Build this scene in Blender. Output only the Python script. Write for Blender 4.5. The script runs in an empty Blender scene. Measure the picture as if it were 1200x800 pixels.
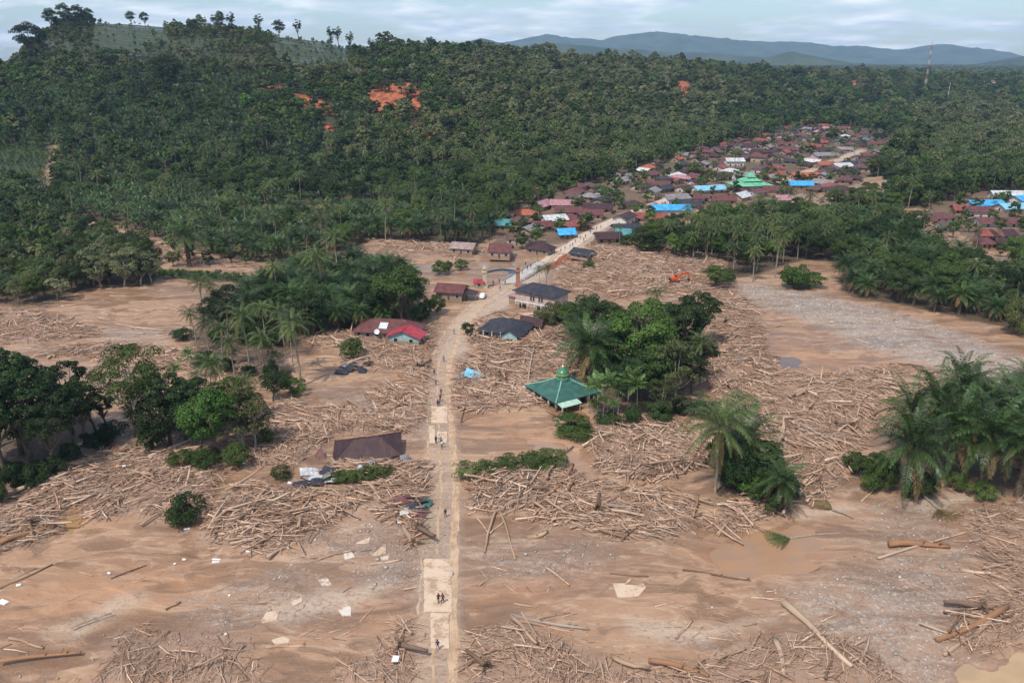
import bpy, bmesh, math, random, time
import numpy as np
from mathutils import Vector, Matrix
T0 = time.time()
R = math.radians
rnd = random.Random(7)
rng = np.random.default_rng(11)
SC = bpy.context.scene
COL = SC.collection

# ------------------------------------------------------------------ camera
CAM_H = 75.0
F = 942.0
PITCH = R(19.2)
cp, sp = math.cos(PITCH), math.sin(PITCH)
cam = bpy.data.cameras.new('camera')
cam.sensor_width = 36.0
cam.lens = 36.0 * F / 1200.0
cam.clip_start = 1.0
cam.clip_end = 40000.0
camo = bpy.data.objects.new('camera', cam)
camo.location = (0, 0, CAM_H)
camo.rotation_euler = (math.pi / 2 - PITCH, 0, 0)
COL.objects.link(camo)
SC.camera = camo

# ------------------------------------------------------------------ sun, sky, exposure
SUN_EL, SUN_AZ = R(57), R(215)       # azimuth clockwise from +Y
sun = bpy.data.lights.new('sun', 'SUN')
sun.energy = 4.2
sun.angle = R(2.5)
sun.color = (1.0, 0.925, 0.82)
suno = bpy.data.objects.new('sun', sun)
sd = Vector((math.sin(SUN_AZ) * math.cos(SUN_EL), math.cos(SUN_AZ) * math.cos(SUN_EL), math.sin(SUN_EL)))
suno.rotation_euler = (-sd).to_track_quat('-Z', 'Y').to_euler()
suno.location = (0, 0, 300)
COL.objects.link(suno)

world = bpy.data.worlds.new('World')
SC.world = world
world.use_nodes = True
wn, wl = world.node_tree.nodes, world.node_tree.links
wn.clear()
w_out = wn.new('ShaderNodeOutputWorld')
w_bg = wn.new('ShaderNodeBackground')
w_sky = wn.new('ShaderNodeTexSky')
w_sky.sky_type = 'NISHITA'
w_sky.sun_disc = False
w_sky.sun_elevation = SUN_EL
w_sky.sun_rotation = SUN_AZ
w_sky.altitude = 80
w_sky.air_density = 1.1
w_sky.dust_density = 0.7
w_sky.ozone_density = 1.6
SKY = 0.138
w_bg.inputs['Strength'].default_value = SKY
w_geo = wn.new('ShaderNodeTexCoord')
w_sep = wn.new('ShaderNodeSeparateXYZ')
wl.new(w_geo.outputs['Generated'], w_sep.inputs[0])
def wmath(op, a, b=None):
    n = wn.new('ShaderNodeMath'); n.operation = op
    for i, v in enumerate((a, b)):
        if v is None: continue
        if isinstance(v, (int, float)): n.inputs[i].default_value = v
        else: wl.new(v, n.inputs[i])
    return n.outputs[0]
zz = wmath('ADD', wmath('MAXIMUM', w_sep.outputs[2], 0.0), 0.13)
cx_ = wmath('DIVIDE', w_sep.outputs[0], zz)
cy_ = wmath('DIVIDE', w_sep.outputs[1], zz)
w_cmb = wn.new('ShaderNodeCombineXYZ')
wl.new(cx_, w_cmb.inputs[0]); wl.new(cy_, w_cmb.inputs[1])
w_n1 = wn.new('ShaderNodeTexNoise')
w_n1.inputs['Scale'].default_value = 1.15
w_n1.inputs['Detail'].default_value = 9
w_n1.inputs['Roughness'].default_value = 0.55
w_n1.inputs['Distortion'].default_value = 0.25
wl.new(w_cmb.outputs[0], w_n1.inputs['Vector'])
w_rmp = wn.new('ShaderNodeValToRGB')
w_rmp.color_ramp.elements[0].position = 0.44
w_rmp.color_ramp.elements[1].position = 0.58
wl.new(w_n1.outputs['Fac'], w_rmp.inputs[0])
w_n2 = wn.new('ShaderNodeTexNoise')
w_n2.inputs['Scale'].default_value = 2.6
w_n2.inputs['Detail'].default_value = 8
wl.new(w_cmb.outputs[0], w_n2.inputs['Vector'])
w_cr = wn.new('ShaderNodeValToRGB')
w_cr.color_ramp.elements[0].position = 0.35
w_cr.color_ramp.elements[0].color = (4.9, 5.6, 6.8, 1)
w_cr.color_ramp.elements[1].position = 0.68
w_cr.color_ramp.elements[1].color = (9.4, 9.6, 9.9, 1)
wl.new(w_n2.outputs['Fac'], w_cr.inputs[0])
w_mix = wn.new('ShaderNodeMix'); w_mix.data_type = 'RGBA'
wl.new(wmath('MULTIPLY', w_rmp.outputs[0], 0.85), w_mix.inputs[0])
w_tint = wn.new('ShaderNodeMix'); w_tint.data_type = 'RGBA'; w_tint.blend_type = 'MULTIPLY'; w_tint.inputs[0].default_value = 1.0; w_tint.inputs[7].default_value = (.88, .97, 1.10, 1)
wl.new(w_sky.outputs[0], w_tint.inputs[6]); wl.new(w_tint.outputs[2], w_mix.inputs[6])
wl.new(w_cr.outputs[0], w_mix.inputs[7])
wl.new(w_mix.outputs[2], w_bg.inputs['Color'])
wl.new(w_bg.outputs[0], w_out.inputs['Surface'])

SC.view_settings.view_transform = 'Standard'
SC.view_settings.look = 'None'
SC.view_settings.exposure = 0.04
SC.view_settings.gamma = 1.0
SC.view_settings.use_curve_mapping = False
SC.render.engine = 'CYCLES'
cy = SC.cycles
cy.use_denoising = True
cy.max_bounces = 5
cy.diffuse_bounces = 2
cy.glossy_bounces = 2
cy.transmission_bounces = 2
cy.transparent_max_bounces = 4
cy.volume_bounces = 0
cy.use_adaptive_sampling = True
cy.adaptive_threshold = 0.02
cy.caustics_reflective = False
cy.caustics_refractive = False

# ------------------------------------------------------------------ surveying helpers
def at(px, py, z=0.0):
    """point of the level z that a survey pixel sees"""
    u = (np.asarray(px, float) - 600) / F; v = (400 - np.asarray(py, float)) / F
    dy = cp + v * sp; dz = -sp + v * cp
    t = (z - CAM_H) / dz
    return u * t, dy * t
def proj(x, y, z):
    dep = y * cp - (z - CAM_H) * sp
    v = (y * sp + (z - CAM_H) * cp) / dep
    return 600 + F * x / dep, 400 - F * v
def zray(py, Y):
    v = (400 - py) / F
    return CAM_H + (-sp + v * cp) / (cp + v * sp) * Y
def poly(pts, z=0.0):
    a = np.array(pts, float)
    x, y = at(a[:, 0], a[:, 1], z)
    return np.stack([x, y], 1)
def inside(px, py, pts):
    pts = np.asarray(pts, float); n = len(pts)
    c = np.zeros(np.shape(px), bool)
    j = n - 1
    for i in range(n):
        xi, yi = pts[i]; xj, yj = pts[j]
        if yi != yj:
            c ^= ((yi > py) != (yj > py)) & (px < (xj - xi) * (py - yi) / (yj - yi) + xi)
        j = i
    return c
def segdist(x, y, pts, closed=True):
    pts = np.asarray(pts, float); n = len(pts)
    d = np.full(np.shape(x), 1e9)
    for i in range(n if closed else n - 1):
        a = pts[i]; b = pts[(i + 1) % n]
        ab = b - a; L = ab @ ab + 1e-9
        t = np.clip(((x - a[0]) * ab[0] + (y - a[1]) * ab[1]) / L, 0, 1)
        d = np.minimum(d, np.hypot(x - a[0] - t * ab[0], y - a[1] - t * ab[1]))
    return d
def soft(x, y, pts, w):
    """0 outside .. 1 inside by w metres; evaluated only near the polygon"""
    out = np.zeros(np.shape(x))
    lo = pts.min(0) - w; hi = pts.max(0) + w
    m = (x > lo[0]) & (x < hi[0]) & (y > lo[1]) & (y < hi[1])
    if m.any():
        xs, ys = x[m], y[m]
        d = segdist(xs, ys, pts)
        s = np.where(inside(xs, ys, pts), d, -d)
        t = np.clip(s / w * 0.5 + 0.5, 0, 1)
        out[m] = t * t * (3 - 2 * t)
    return out
def hsh(ix, iy, seed):
    n = (ix.astype(np.int64) * 374761393 + iy.astype(np.int64) * 668265263 + seed * 974634777) & 0x7fffffff
    n = ((n ^ (n >> 13)) * 1274126177) & 0x7fffffff
    return ((n ^ (n >> 16)) & 0xffff) / 65535.0
def vnoise(x, y, seed=0):
    ix = np.floor(x); iy = np.floor(y)
    fx = x - ix; fy = y - iy
    fx = fx * fx * (3 - 2 * fx); fy = fy * fy * (3 - 2 * fy)
    a = hsh(ix, iy, seed); b = hsh(ix + 1, iy, seed); c = hsh(ix, iy + 1, seed); d = hsh(ix + 1, iy + 1, seed)
    return (a * (1 - fx) + b * fx) * (1 - fy) + (c * (1 - fx) + d * fx) * fy
def fbm(x, y, seed=0, o=4):
    s = 0; a = 0.5; t = 0
    for k in range(o):
        s = s + a * vnoise(x, y, seed + k * 17); t += a
        x = x * 2.03 + 11.3; y = y * 2.03 - 7.7; a *= 0.5
    return s / t - 0.5
def sstep(a, b, x):
    t = np.clip((x - a) / (b - a), 0, 1)
    return t * t * (3 - 2 * t)

# ------------------------------------------------------------------ plan of the place (survey polygons on the plain)
LOGS = {  # drifts of timber: polygon, mound height, name of the drift
 'A': ([(-30,600),(0,575),(70,545),(160,525),(262,522),(245,600),(190,612),(115,603),(92,590),(62,606),(62,628),(0,648),(-40,660)], .9, 'in the drift below the tall roadside trees'),
 'B': ([(262,528),(300,490),(330,468),(395,485),(470,500),(380,508),(366,535),(350,548),(290,548)], .8, 'in the drift against the collapsed maroon house'),
 'C': ([(232,628),(243,603),(290,562),(345,578),(400,574),(432,584),(404,602),(375,632),(330,647),(260,643)], 1.3, 'in the steep heap with the round bush'),
 'C2': ([(405,580),(430,560),(488,545),(500,558),(508,645),(492,650),(478,612),(440,605)], 1.0, 'in the drift along the edge of the mud road'),
 'D': ([(540,556),(600,545),(655,545),(682,562),(676,582),(640,592),(600,600),(556,604)], 1.3, 'in the heap topped with green branches'),
 'E': ([(622,604),(690,566),(760,576),(818,590),(802,622),(760,632),(700,617),(640,622)], .9, 'in the fan of timber on the wet flat'),
 'F': ([(690,505),(760,490),(815,498),(850,520),(830,552),(770,563),(720,560),(695,532)], 1.3, 'in the heap below the tree clump by the green mosque'),
 'G': ([(655,322),(700,292),(800,290),(850,310),(862,342),(892,376),(903,412),(908,436),(960,440),(1065,430),(1040,482),(1004,535),(985,574),(945,596),(902,560),(862,500),(826,450),(822,382),(780,348),(700,350),(660,342)], 1.2, 'in the broad timber field beside the gravel riverbed'),
 'H': ([(600,372),(660,362),(700,352),(735,420),(690,445),(640,430),(620,450),(530,452),(532,430),(580,405),(612,400)], 1.2, 'in the timber around the dark hip roofed house'),
 'H2': ([(545,392),(560,375),(590,362),(600,372),(585,378),(556,396)], .7, 'in the timber around the dark hip roofed house'),
 'H3': ([(546,402),(560,391),(575,393),(612,399),(655,394),(650,410),(610,414),(560,414)], .9, 'in the timber around the dark hip roofed house'),
 'H4': ([(606,366),(650,373),(700,372),(680,392),(640,388),(612,384)], .7, 'in the timber below the white house on stilts'),
 'H5': ([(598,452),(620,436),(640,428),(650,432),(628,446),(640,462),(650,474),(620,470)], .6, 'in the timber around the green mosque'),
 'I': ([(528,452),(640,450),(630,475),(560,482),(530,478)], .7, 'in the timber around the dark hip roofed house'),
 'J': ([(-40,372),(0,362),(60,370),(112,384),(108,397),(60,402),(0,404),(-40,404)], .7, 'on the far mud flat'),
 'K': ([(352,398),(390,386),(420,392),(450,398),(475,404),(482,395),(512,378),(508,408),(480,418),(400,412)], .8, 'washed against the red roofed house'),
 'K2': ([(470,425),(500,418),(506,432),(505,455),(480,450)], .8, 'along the verge of the mud road'),
 'K3': ([(478,458),(508,456),(507,495),(488,490)], .5, 'along the verge of the mud road'),
 'N': ([(90,812),(145,735),(200,742),(255,744),(285,760),(305,812)], .6, 'in the splintered heap on the near bank'),
 'O': ([(365,812),(400,782),(455,765),(478,722),(500,728),(504,812)], .9, 'in the tangle beside the cracked concrete road'),
 'P': ([(545,812),(556,745),(600,728),(640,745),(700,772),(765,785),(835,778),(900,752),(940,742),(1010,772),(1075,812)], .8, 'in the brush heap at the near bank of the flat'),
 'Q': ([(1120,600),(1230,580),(1240,745),(1150,762),(1110,735),(1165,690),(1140,640)], .8, 'in the brushwood tangle beside the grey gravel'),
 'R': ([(825,612),(870,590),(905,560),(935,592),(900,605),(860,626)], .9, 'in the timber under the leaning coconut palm'),
 'S': ([(425,280),(500,285),(570,290),(560,304),(500,300),(440,296)], .4, 'on the bank by the broken bridge'),
 'V': ([(395,418),(440,416),(498,422),(500,440),(470,436),(430,432),(400,430)], .35, 'on the flat before the red roofed house'),
 'V5': ([(140,266),(240,300),(330,314),(250,314),(170,296)], .2, 'on the washed bank below the plantation'),
 'W': ([(372,548),(392,540),(470,538),(492,546),(440,558),(385,560)], .8, 'against the collapsed maroon house'),
 'W2': ([(362,512),(400,498),(470,494),(482,506),(400,510)], .8, 'against the collapsed maroon house'),
 'V2': ([(418,462),(470,452),(500,462),(500,475),(450,478)], .3, 'on the flat before the red roofed house'),
 'V3': ([(40,404),(130,402),(240,415),(300,436),(320,462),(250,440),(140,420),(60,416)], .2, 'in a thin drift over the far mud flat'),
 'V4': ([(380,470),(470,486),(480,502),(400,490)], .3, 'in the drift against the collapsed maroon house'),
 'U': ([(660,300),(690,290),(720,288),(700,310),(655,325)], .8, 'in the broad timber field beside the gravel riverbed'),
}
for k, v in LOGS.items():
    LOGS[k] = (poly(v[0]), v[1], v[2])
POOLS = {
 'ochre_pool': [(66,606),(82,590),(104,590),(114,602),(112,612),(86,622),(66,622)],
 'wide_pool': [(818,650),(850,622),(900,614),(945,622),(962,640),(950,662),(905,672),(850,674)],
 'muddy_river': [(1120,815),(1128,795),(1140,778),(1165,770),(1190,766),(1240,755),(1300,780),(1280,830)],
 'violet_pool': [(888,425),(896,416),(915,415),(938,422),(930,431),(905,434)],
 'flooded_yard': [(640,478),(660,470),(685,482),(690,492),(670,492),(650,486)],
 'long_pool': [(618,515),(660,522),(695,548),(705,562),(690,560),(668,545),(640,530),(612,524)],
}
POOLS = {k: poly(v) for k, v in POOLS.items()}
RIVER = poly([(400,318),(470,312),(540,306),(590,306),(640,306),(690,312)])
CHAN = poly([(-60,690),(0,668),(60,648),(120,634),(200,634),(240,640)])
GRAVEL = [poly(p) for p in (
 [(835,330),(880,332),(960,345),(1060,368),(1200,418),(1280,450),(1280,480),(1190,462),(1090,430),(1000,402),(940,372),(880,352)],
 [(930,690),(1000,680),(1080,650),(1130,650),(1130,700),(1100,760),(1150,765),(1090,800),(1000,770),(960,740)],
 [(1040,600),(1090,590),(1100,630),(1040,640)],
 [(440,640),(498,640),(496,700),(470,690),(440,665)],
 [(130,385),(190,390),(190,400),(120,398)],
 [(400,460),(500,470),(500,510),(440,500)],
 [(360,640),(450,605),(480,625),(420,650)],
 [(250,720),(330,690),(340,705),(250,735)],
 [(570,650),(700,640),(690,665),(580,670)])]
ORANGE = [poly(p) for p in (
 [(535,485),(600,490),(680,530),(705,565),(680,570),(620,525),(540,505)],
 [(545,690),(640,670),(700,650),(640,700),(560,712)],
 [(640,660),(720,665),(715,690),(660,690)],
 [(900,395),(960,412),(1000,425),(1090,425),(1050,440),(950,440)],
 [(460,405),(515,400),(512,425),(465,420)],
 [(0,690),(120,665),(280,670),(150,720),(0,735)],
 [(400,690),(480,700),(480,720),(430,730)])]
PALE = [poly(p) for p in (
 [(535,372),(600,330),(700,262),(712,268),(640,322),(580,372),(540,420),(510,425)],
 [(60,740),(140,700),(165,700),(90,745)],
 [(300,715),(380,690),(460,680),(440,700),(330,730)],
 [(740,720),(830,740),(900,725),(830,752),(745,748)],
 [(1060,590),(1120,575),(1150,585),(1080,600)],
 [(930,600),(990,590),(1000,596),(940,606)],
 [(680,570),(720,562),(725,572),(690,580)])]
DARKG = [poly(p) for p in (   # leaf litter, with the shade under the clumps painted in as dark soil
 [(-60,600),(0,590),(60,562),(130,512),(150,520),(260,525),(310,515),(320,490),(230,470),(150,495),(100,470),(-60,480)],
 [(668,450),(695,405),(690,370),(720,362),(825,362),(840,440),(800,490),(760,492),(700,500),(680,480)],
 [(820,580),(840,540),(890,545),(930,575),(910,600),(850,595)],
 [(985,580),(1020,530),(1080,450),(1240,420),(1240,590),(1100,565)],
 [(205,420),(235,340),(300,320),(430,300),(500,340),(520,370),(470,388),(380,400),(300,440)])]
GRASS = [poly(p) for p in ([(-60,240),(-60,192),(20,190),(75,195),(60,215),(30,238)], [(165,316),(220,316),(290,324),(290,330),(230,326),(165,322)])]
ROADPX = [(511,860),(512,800),(513,760),(514,700),(516,640),(519,600),(520,560),(518,520),(515,480),(516,440),(523,410),(536,386),(556,363),(580,344),(600,331)]
ROAD = poly(ROADPX)
ROAD2PX = [(640,308),(655,297),(672,287),(700,269),(735,252),(790,232),(850,222),(920,212),(955,198),(985,186),(1010,176)]
ROAD2 = poly(ROAD2PX)

# hill tables by bearing
_hp = [-500, -150, 0, 40, 80, 110, 150, 200, 260, 320, 380, 430, 500, 560, 620, 700, 800, 900, 1000, 1100, 1250, 1700]
_sky = [95, 95, 88, 58, 27, 25, 27, 31, 36, 41, 48, 62, 63, 62, 70, 76, 82, 88, 92, 96, 98, 98]
_yr = [800, 800, 840, 900, 960, 960, 980, 980, 980, 960, 960, 960, 1050, 1100, 1200, 1300, 1400, 1500, 1650, 1800, 1900, 1900]
_fp = [245, 245, 240, 235, 230, 226, 224, 222, 222, 222, 224, 226, 226, 226, 215, 203, 184, 160, 142, 132, 126, 126]
_az = (np.array(_hp, float) - 600) / F * cp
_zr = np.array([zray(s, y) for s, y in zip(_sky, _yr)])
_yf = np.array([at(600, p)[1] for p in _fp])
def hill(x, y):
    a = x / np.maximum(y, 1.0)
    zr = np.interp(a, _az, _zr); yr = np.interp(a, _az, _yr); yf = np.interp(a, _az, _yf)
    t = np.clip((y - yf) / (yr - yf), 0, 1)
    up = zr * (0.62 * t + 0.38 * t * t * (3 - 2 * t))
    s = sstep(0, 800, y - yr)
    zp = 34 + 26 * fbm(x / 900, y / 900, 5, 3)
    z = up * (1 - s) + zp * s
    rough = sstep(0, 0.15, t) * (1 - 0.55 * s)
    z = z + rough * (20 * fbm(x / 150, y / 150, 3, 4) + 5 * fbm(x / 35, y / 35, 8, 2)) * np.where(t < 1, np.clip(1.25 - t, 0.25, 1), 0.6)
    return np.where(y > yf, z, 0.0)
def height(x, y):
    x = np.asarray(x, float); y = np.asarray(y, float)
    z = hill(x, y)
    near = 1 - sstep(380, 560, y)
    g = 0.5 * fbm(x / 26, y / 14, 21, 3) + 0.22 * fbm(x / 5, y / 2.6, 31, 3)
    tt = 7 * fbm(x / 42, y / 17, 321, 3); fr = tt - np.floor(tt)
    g = g + .24 * (np.floor(tt) + sstep(.84, 1.0, fr) - tt)
    for p in POOLS.values():
        band = soft(x, y, p, 15.0) > 0
        if band.any():
            xb, yb, gb = x[band], y[band], g[band]
            t = soft(xb, yb, p, 7.0) + .9 * fbm(xb / 4.5, yb / 3.0, 311, 3)
            w = sstep(.38, .62, t)
            g[band] = np.maximum(gb, -.12) * (1 - w) - .36 * w
    for k, (p, hgt, _) in LOGS.items():
        m = soft(x, y, p, 4.0)
        g = g + m * hgt * (0.62 + 0.9 * fbm(x / 7, y / 7, 41, 3))
    z = z + g * near
    d = segdist(x, y, RIVER, False)
    z = z - 1.7 * (1 - sstep(5, 8.5, d)) 
    d = segdist(x, y, CHAN, False)
    side = sstep(0.0, 1.1, d + 1.2 * fbm(x / 4, y / 4, 77, 2) - 2.0)
    z = z - 0.9 * (1 - side)
    d = segdist(x, y, ROAD, False)
    m = 1 - sstep(2.6, 4.6, d)
    z = z * (1 - m) + 0.22 * m
    d = segdist(x, y, ROAD2, False)
    m = (1 - sstep(2.6, 5.0, d)) * (1 - sstep(400, 620, y)) 
    z = z * (1 - m) + 0.35 * m
    return z
def h1(x, y):
    return float(height(np.array([x]), np.array([y]))[0])
def P(px, py):
    """ground point under a survey pixel"""
    z = 0.0
    for _ in range(3):
        x, y = at(px, py, z); z = h1(float(x), float(y))
    return float(x), float(y), z

# ------------------------------------------------------------------ mesh helpers
def mesh_np(name, V, Fq, mats=(), smooth=False, midx=None, cols=None):
    V = np.asarray(V, np.float32); Fq = np.asarray(Fq, np.int32)
    me = bpy.data.meshes.new(name)
    n, k = Fq.shape
    me.vertices.add(len(V)); me.vertices.foreach_set('co', V.ravel())
    me.loops.add(n * k); me.loops.foreach_set('vertex_index', Fq.ravel())
    me.polygons.add(n)
    me.polygons.foreach_set('loop_start', np.arange(0, n * k, k, dtype=np.int32))
    if smooth: me.polygons.foreach_set('use_smooth', np.ones(n, bool))
    for m in mats: me.materials.append(m)
    if midx is not None: me.polygons.foreach_set('material_index', np.asarray(midx, np.int32))
    if cols is not None:
        for cname, c in cols.items():
            a = me.color_attributes.new(cname, 'FLOAT_COLOR', 'POINT')
            c4 = np.ones((len(V), 4), np.float32); c4[:, :c.shape[1]] = c
            a.data.foreach_set('color', c4.ravel())
    me.update(calc_edges=True)
    return me
class MB:
    def __init__(s): s.v = []; s.f = []; s.m = []
    def add(s, vs, fs, mi=0):
        o = len(s.v); s.v += [tuple(v) for v in vs]
        s.f += [tuple(i + o for i in f) for f in fs]; s.m += [mi] * len(fs); return s
    def box(s, c, d, mi=0, M=None):
        x, y, z = d[0] / 2, d[1] / 2, d[2] / 2
        vs = [Vector((sx * x, sy * y, sz * z)) for sz in (-1, 1) for sy in (-1, 1) for sx in (-1, 1)]
        if M is not None: vs = [M @ v for v in vs]
        vs = [v + Vector(c) for v in vs]
        return s.add(vs, [(0,2,3,1),(4,5,7,6),(0,1,5,4),(2,6,7,3),(0,4,6,2),(1,3,7,5)], mi)
    def tube(s, pts, rad, n=6, mi=0, cap=True):
        pts = [Vector(p) for p in pts]
        rings = []
        for i, p in enumerate(pts):
            d = (pts[min(i + 1, len(pts) - 1)] - pts[max(i - 1, 0)]).normalized()
            a = d.cross(Vector((0, 0, 1)) if abs(d.z) < 0.9 else Vector((1, 0, 0))).normalized(); b = d.cross(a)
            r = rad[i] if hasattr(rad, '__len__') else rad
            rings.append([p + (a * math.cos(t) + b * math.sin(t)) * r for t in [2 * math.pi * k / n for k in range(n)]])
        vs = [v for r_ in rings for v in r_]; fs = []
        for i in range(len(pts) - 1):
            for k in range(n):
                fs.append((i * n + k, i * n + (k + 1) % n, (i + 1) * n + (k + 1) % n, (i + 1) * n + k))
        if cap:
            fs.append(tuple(reversed(range(n)))); fs.append(tuple(range((len(pts) - 1) * n, len(pts) * n)))
        return s.add(vs, fs, mi)
    def lathe(s, prof, n=14, c=(0, 0, 0), mi=0):
        vs = []; fs = []
        for r, z in prof:
            vs += [(c[0] + r * math.cos(2 * math.pi * k / n), c[1] + r * math.sin(2 * math.pi * k / n), c[2] + z) for k in range(n)]
        for i in range(len(prof) - 1):
            for k in range(n):
                fs.append((i * n + k, i * n + (k + 1) % n, (i + 1) * n + (k + 1) % n, (i + 1) * n + k))
        fs.append(tuple(reversed(range(n)))); fs.append(tuple(range((len(prof) - 1) * n, len(prof) * n)))
        return s.add(vs, fs, mi)
    def mesh(s, name, mats, smooth=False):
        me = bpy.data.meshes.new(name)
        me.from_pydata(s.v, [], s.f)
        for m in (mats if isinstance(mats, (list, tuple)) else [mats]): me.materials.append(m)
        me.polygons.foreach_set('material_index', s.m)
        if smooth: me.polygons.foreach_set('use_smooth', [True] * len(s.f))
        me.update(); return me
    def build(s, name, mats, parent=None, smooth=False):
        return link(name, s.mesh(name, mats, smooth), parent)
def link(name, me, parent=None):
    o = bpy.data.objects.new(name, me); COL.objects.link(o)
    if parent is not None: o.parent = parent
    return o
def tag(o, label, cat, group=None):
    o['label'] = label; o['category'] = cat
    if group: o['group'] = group
    return o
def thing(name, label, cat, loc=(0, 0, 0), rz=0.0, group=None, sc=1.0):
    o = bpy.data.objects.new(name, None); o.empty_display_size = 0.2
    COL.objects.link(o); o.location = loc; o.rotation_euler = (0, 0, rz)
    o.scale = (sc, sc, sc) if not hasattr(sc, '__len__') else sc
    return tag(o, label, cat, group)
def struct(name, me, kind='structure'):
    o = link(name, me); o['kind'] = kind; return o

# ------------------------------------------------------------------ materials
class NT:
    def __init__(s, name):
        s.m = bpy.data.materials.new(name); s.m.use_nodes = True
        s.t = s.m.node_tree; s.n = s.t.nodes; s.l = s.t.links
        s.b = s.n['Principled BSDF']
        s.b.inputs['Specular IOR Level'].default_value = 0.25
    def node(s, t, **kw):
        n = s.n.new(t)
        for k, v in kw.items(): setattr(n, k, v)
        return n
    def setv(s, sock, v):
        if hasattr(v, 'is_output'): s.l.new(v, sock)
        else: sock.default_value = v
    def math(s, op, a, b=0.0, clamp=False):
        n = s.node('ShaderNodeMath', operation=op, use_clamp=clamp); s.setv(n.inputs[0], a); s.setv(n.inputs[1], b); return n.outputs[0]
    def mix(s, f, a, b, blend='MIX'):
        n = s.node('ShaderNodeMix', data_type='RGBA', blend_type=blend)
        s.setv(n.inputs[0], f); s.setv(n.inputs[6], c4(a)); s.setv(n.inputs[7], c4(b)); return n.outputs[2]
    def noise(s, scale, detail=4, vec=None, rough=0.55, dist=0.0):
        n = s.node('ShaderNodeTexNoise'); n.inputs['Scale'].default_value = scale; n.inputs['Detail'].default_value = detail
        n.inputs['Roughness'].default_value = rough; n.inputs['Distortion'].default_value = dist
        if vec is not None: s.l.new(vec, n.inputs['Vector'])
        return n.outputs['Fac']
    def ramp(s, f, lo, hi):
        n = s.node('ShaderNodeMapRange', interpolation_type='SMOOTHSTEP'); s.setv(n.inputs[0], f)
        n.inputs[1].default_value = lo; n.inputs[2].default_value = hi; return n.outputs[0]
    def pos(s, scale=None):
        g = s.node('ShaderNodeNewGeometry').outputs['Position']
        if scale is None: return g
        n = s.node('ShaderNodeVectorMath', operation='MULTIPLY'); s.l.new(g, n.inputs[0]); n.inputs[1].default_value = scale
        return n.outputs[0]
    def obj(s): return s.node('ShaderNodeTexCoord').outputs['Object']
    def bump(s, hgt, strength, dist=0.1):
        n = s.node('ShaderNodeBump'); n.inputs['Strength'].default_value = strength; n.inputs['Distance'].default_value = dist
        s.l.new(hgt, n.inputs['Height']); s.l.new(n.outputs[0], s.b.inputs['Normal']); return n
    def color(s, v): s.setv(s.b.inputs['Base Color'], c4(v))
    def rough(s, v): s.setv(s.b.inputs['Roughness'], v)
def c4(c):
    return (*c, 1.0) if isinstance(c, tuple) and len(c) == 3 else c
_mc = {}
def mat(name, col, rough=0.7, var=0.25, scale=1.5, metal=0.0, spec=0.25):
    if name in _mc: return _mc[name]
    t = NT(name)
    n = t.noise(scale, 5, t.obj()); n2 = t.noise(scale * 9, 3, t.obj())
    f = t.math('ADD', t.math('MULTIPLY', n, 0.65), t.math('MULTIPLY', n2, 0.35))
    lo = tuple(c * (1 - var) for c in col); hi = tuple(min(1, c * (1 + var)) for c in col)
    t.color(t.mix(t.ramp(f, 0.3, 0.7), lo, hi)); t.rough(rough)
    t.b.inputs['Metallic'].default_value = metal; t.b.inputs['Specular IOR Level'].default_value = spec
    _mc[name] = t.m; return t.m
def wallmat(name, col):
    t = NT(name); o = t.obj()
    sp_ = t.node('ShaderNodeSeparateXYZ'); t.l.new(o, sp_.inputs[0])
    n = t.noise(.8, 5, o); n2 = t.noise(3.0, 5, o, .7)
    c = t.mix(t.ramp(n, .3, .7), tuple(x * .82 for x in col), tuple(min(1, x * 1.12) for x in col))
    edge = t.math('SUBTRACT', t.math('ADD', .95, t.math('MULTIPLY', n, .9)), sp_.outputs[2])
    c = t.mix(t.math('MULTIPLY', t.ramp(edge, -.15, .25), .85), c, (.29, .185, .12))
    c = t.mix(t.math('MULTIPLY', t.ramp(n2, .55, .75), .35), c, (.17, .13, .10))
    t.color(c); t.rough(.85); _mc[name] = t.m; return t.m
def muddy(name, col, lo=.50, hi=.62):
    t = NT(name); p = t.pos(); n = t.noise(.45, 6, p, .65); n2 = t.noise(2.2, 5, p, .7)
    f = t.math('ADD', t.math('MULTIPLY', n, .65), t.math('MULTIPLY', n2, .35))
    c = t.mix(t.ramp(n2, .35, .65), tuple(x * .88 for x in col), col)
    c = t.mix(t.ramp(f, lo, hi), c, (.36, .24, .155)); t.color(c); t.rough(.85); t.bump(f, .3, .1); return t.m
def roofmat(name, col, rust=0.35, rough=0.55):
    if name in _mc: return _mc[name]
    t = NT(name)
    o = t.obj()
    n = t.noise(0.55, 6, o, 0.65); st = t.node('ShaderNodeVectorMath', operation='MULTIPLY'); t.l.new(o, st.inputs[0]); st.inputs[1].default_value = (2.2, 0.35, 0.35)
    n2 = t.noise(1.2, 4, st.outputs[0])
    c = t.mix(t.ramp(n, 0.35, 0.68), tuple(x * 0.72 for x in col), tuple(min(1, x * 1.2) for x in col))
    c = t.mix(t.math('MULTIPLY', t.ramp(n2, 0.52, 0.72), rust), c, (0.16, 0.09, 0.06))
    t.color(c); t.rough(rough)
    w = t.node('ShaderNodeTexWave', wave_type='BANDS', bands_direction='X'); w.inputs['Scale'].default_value = 1.3
    t.l.new(o, w.inputs['Vector']); t.bump(w.outputs['Fac'], 0.35, 0.05)
    _mc[name] = t.m; return t.m
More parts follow.
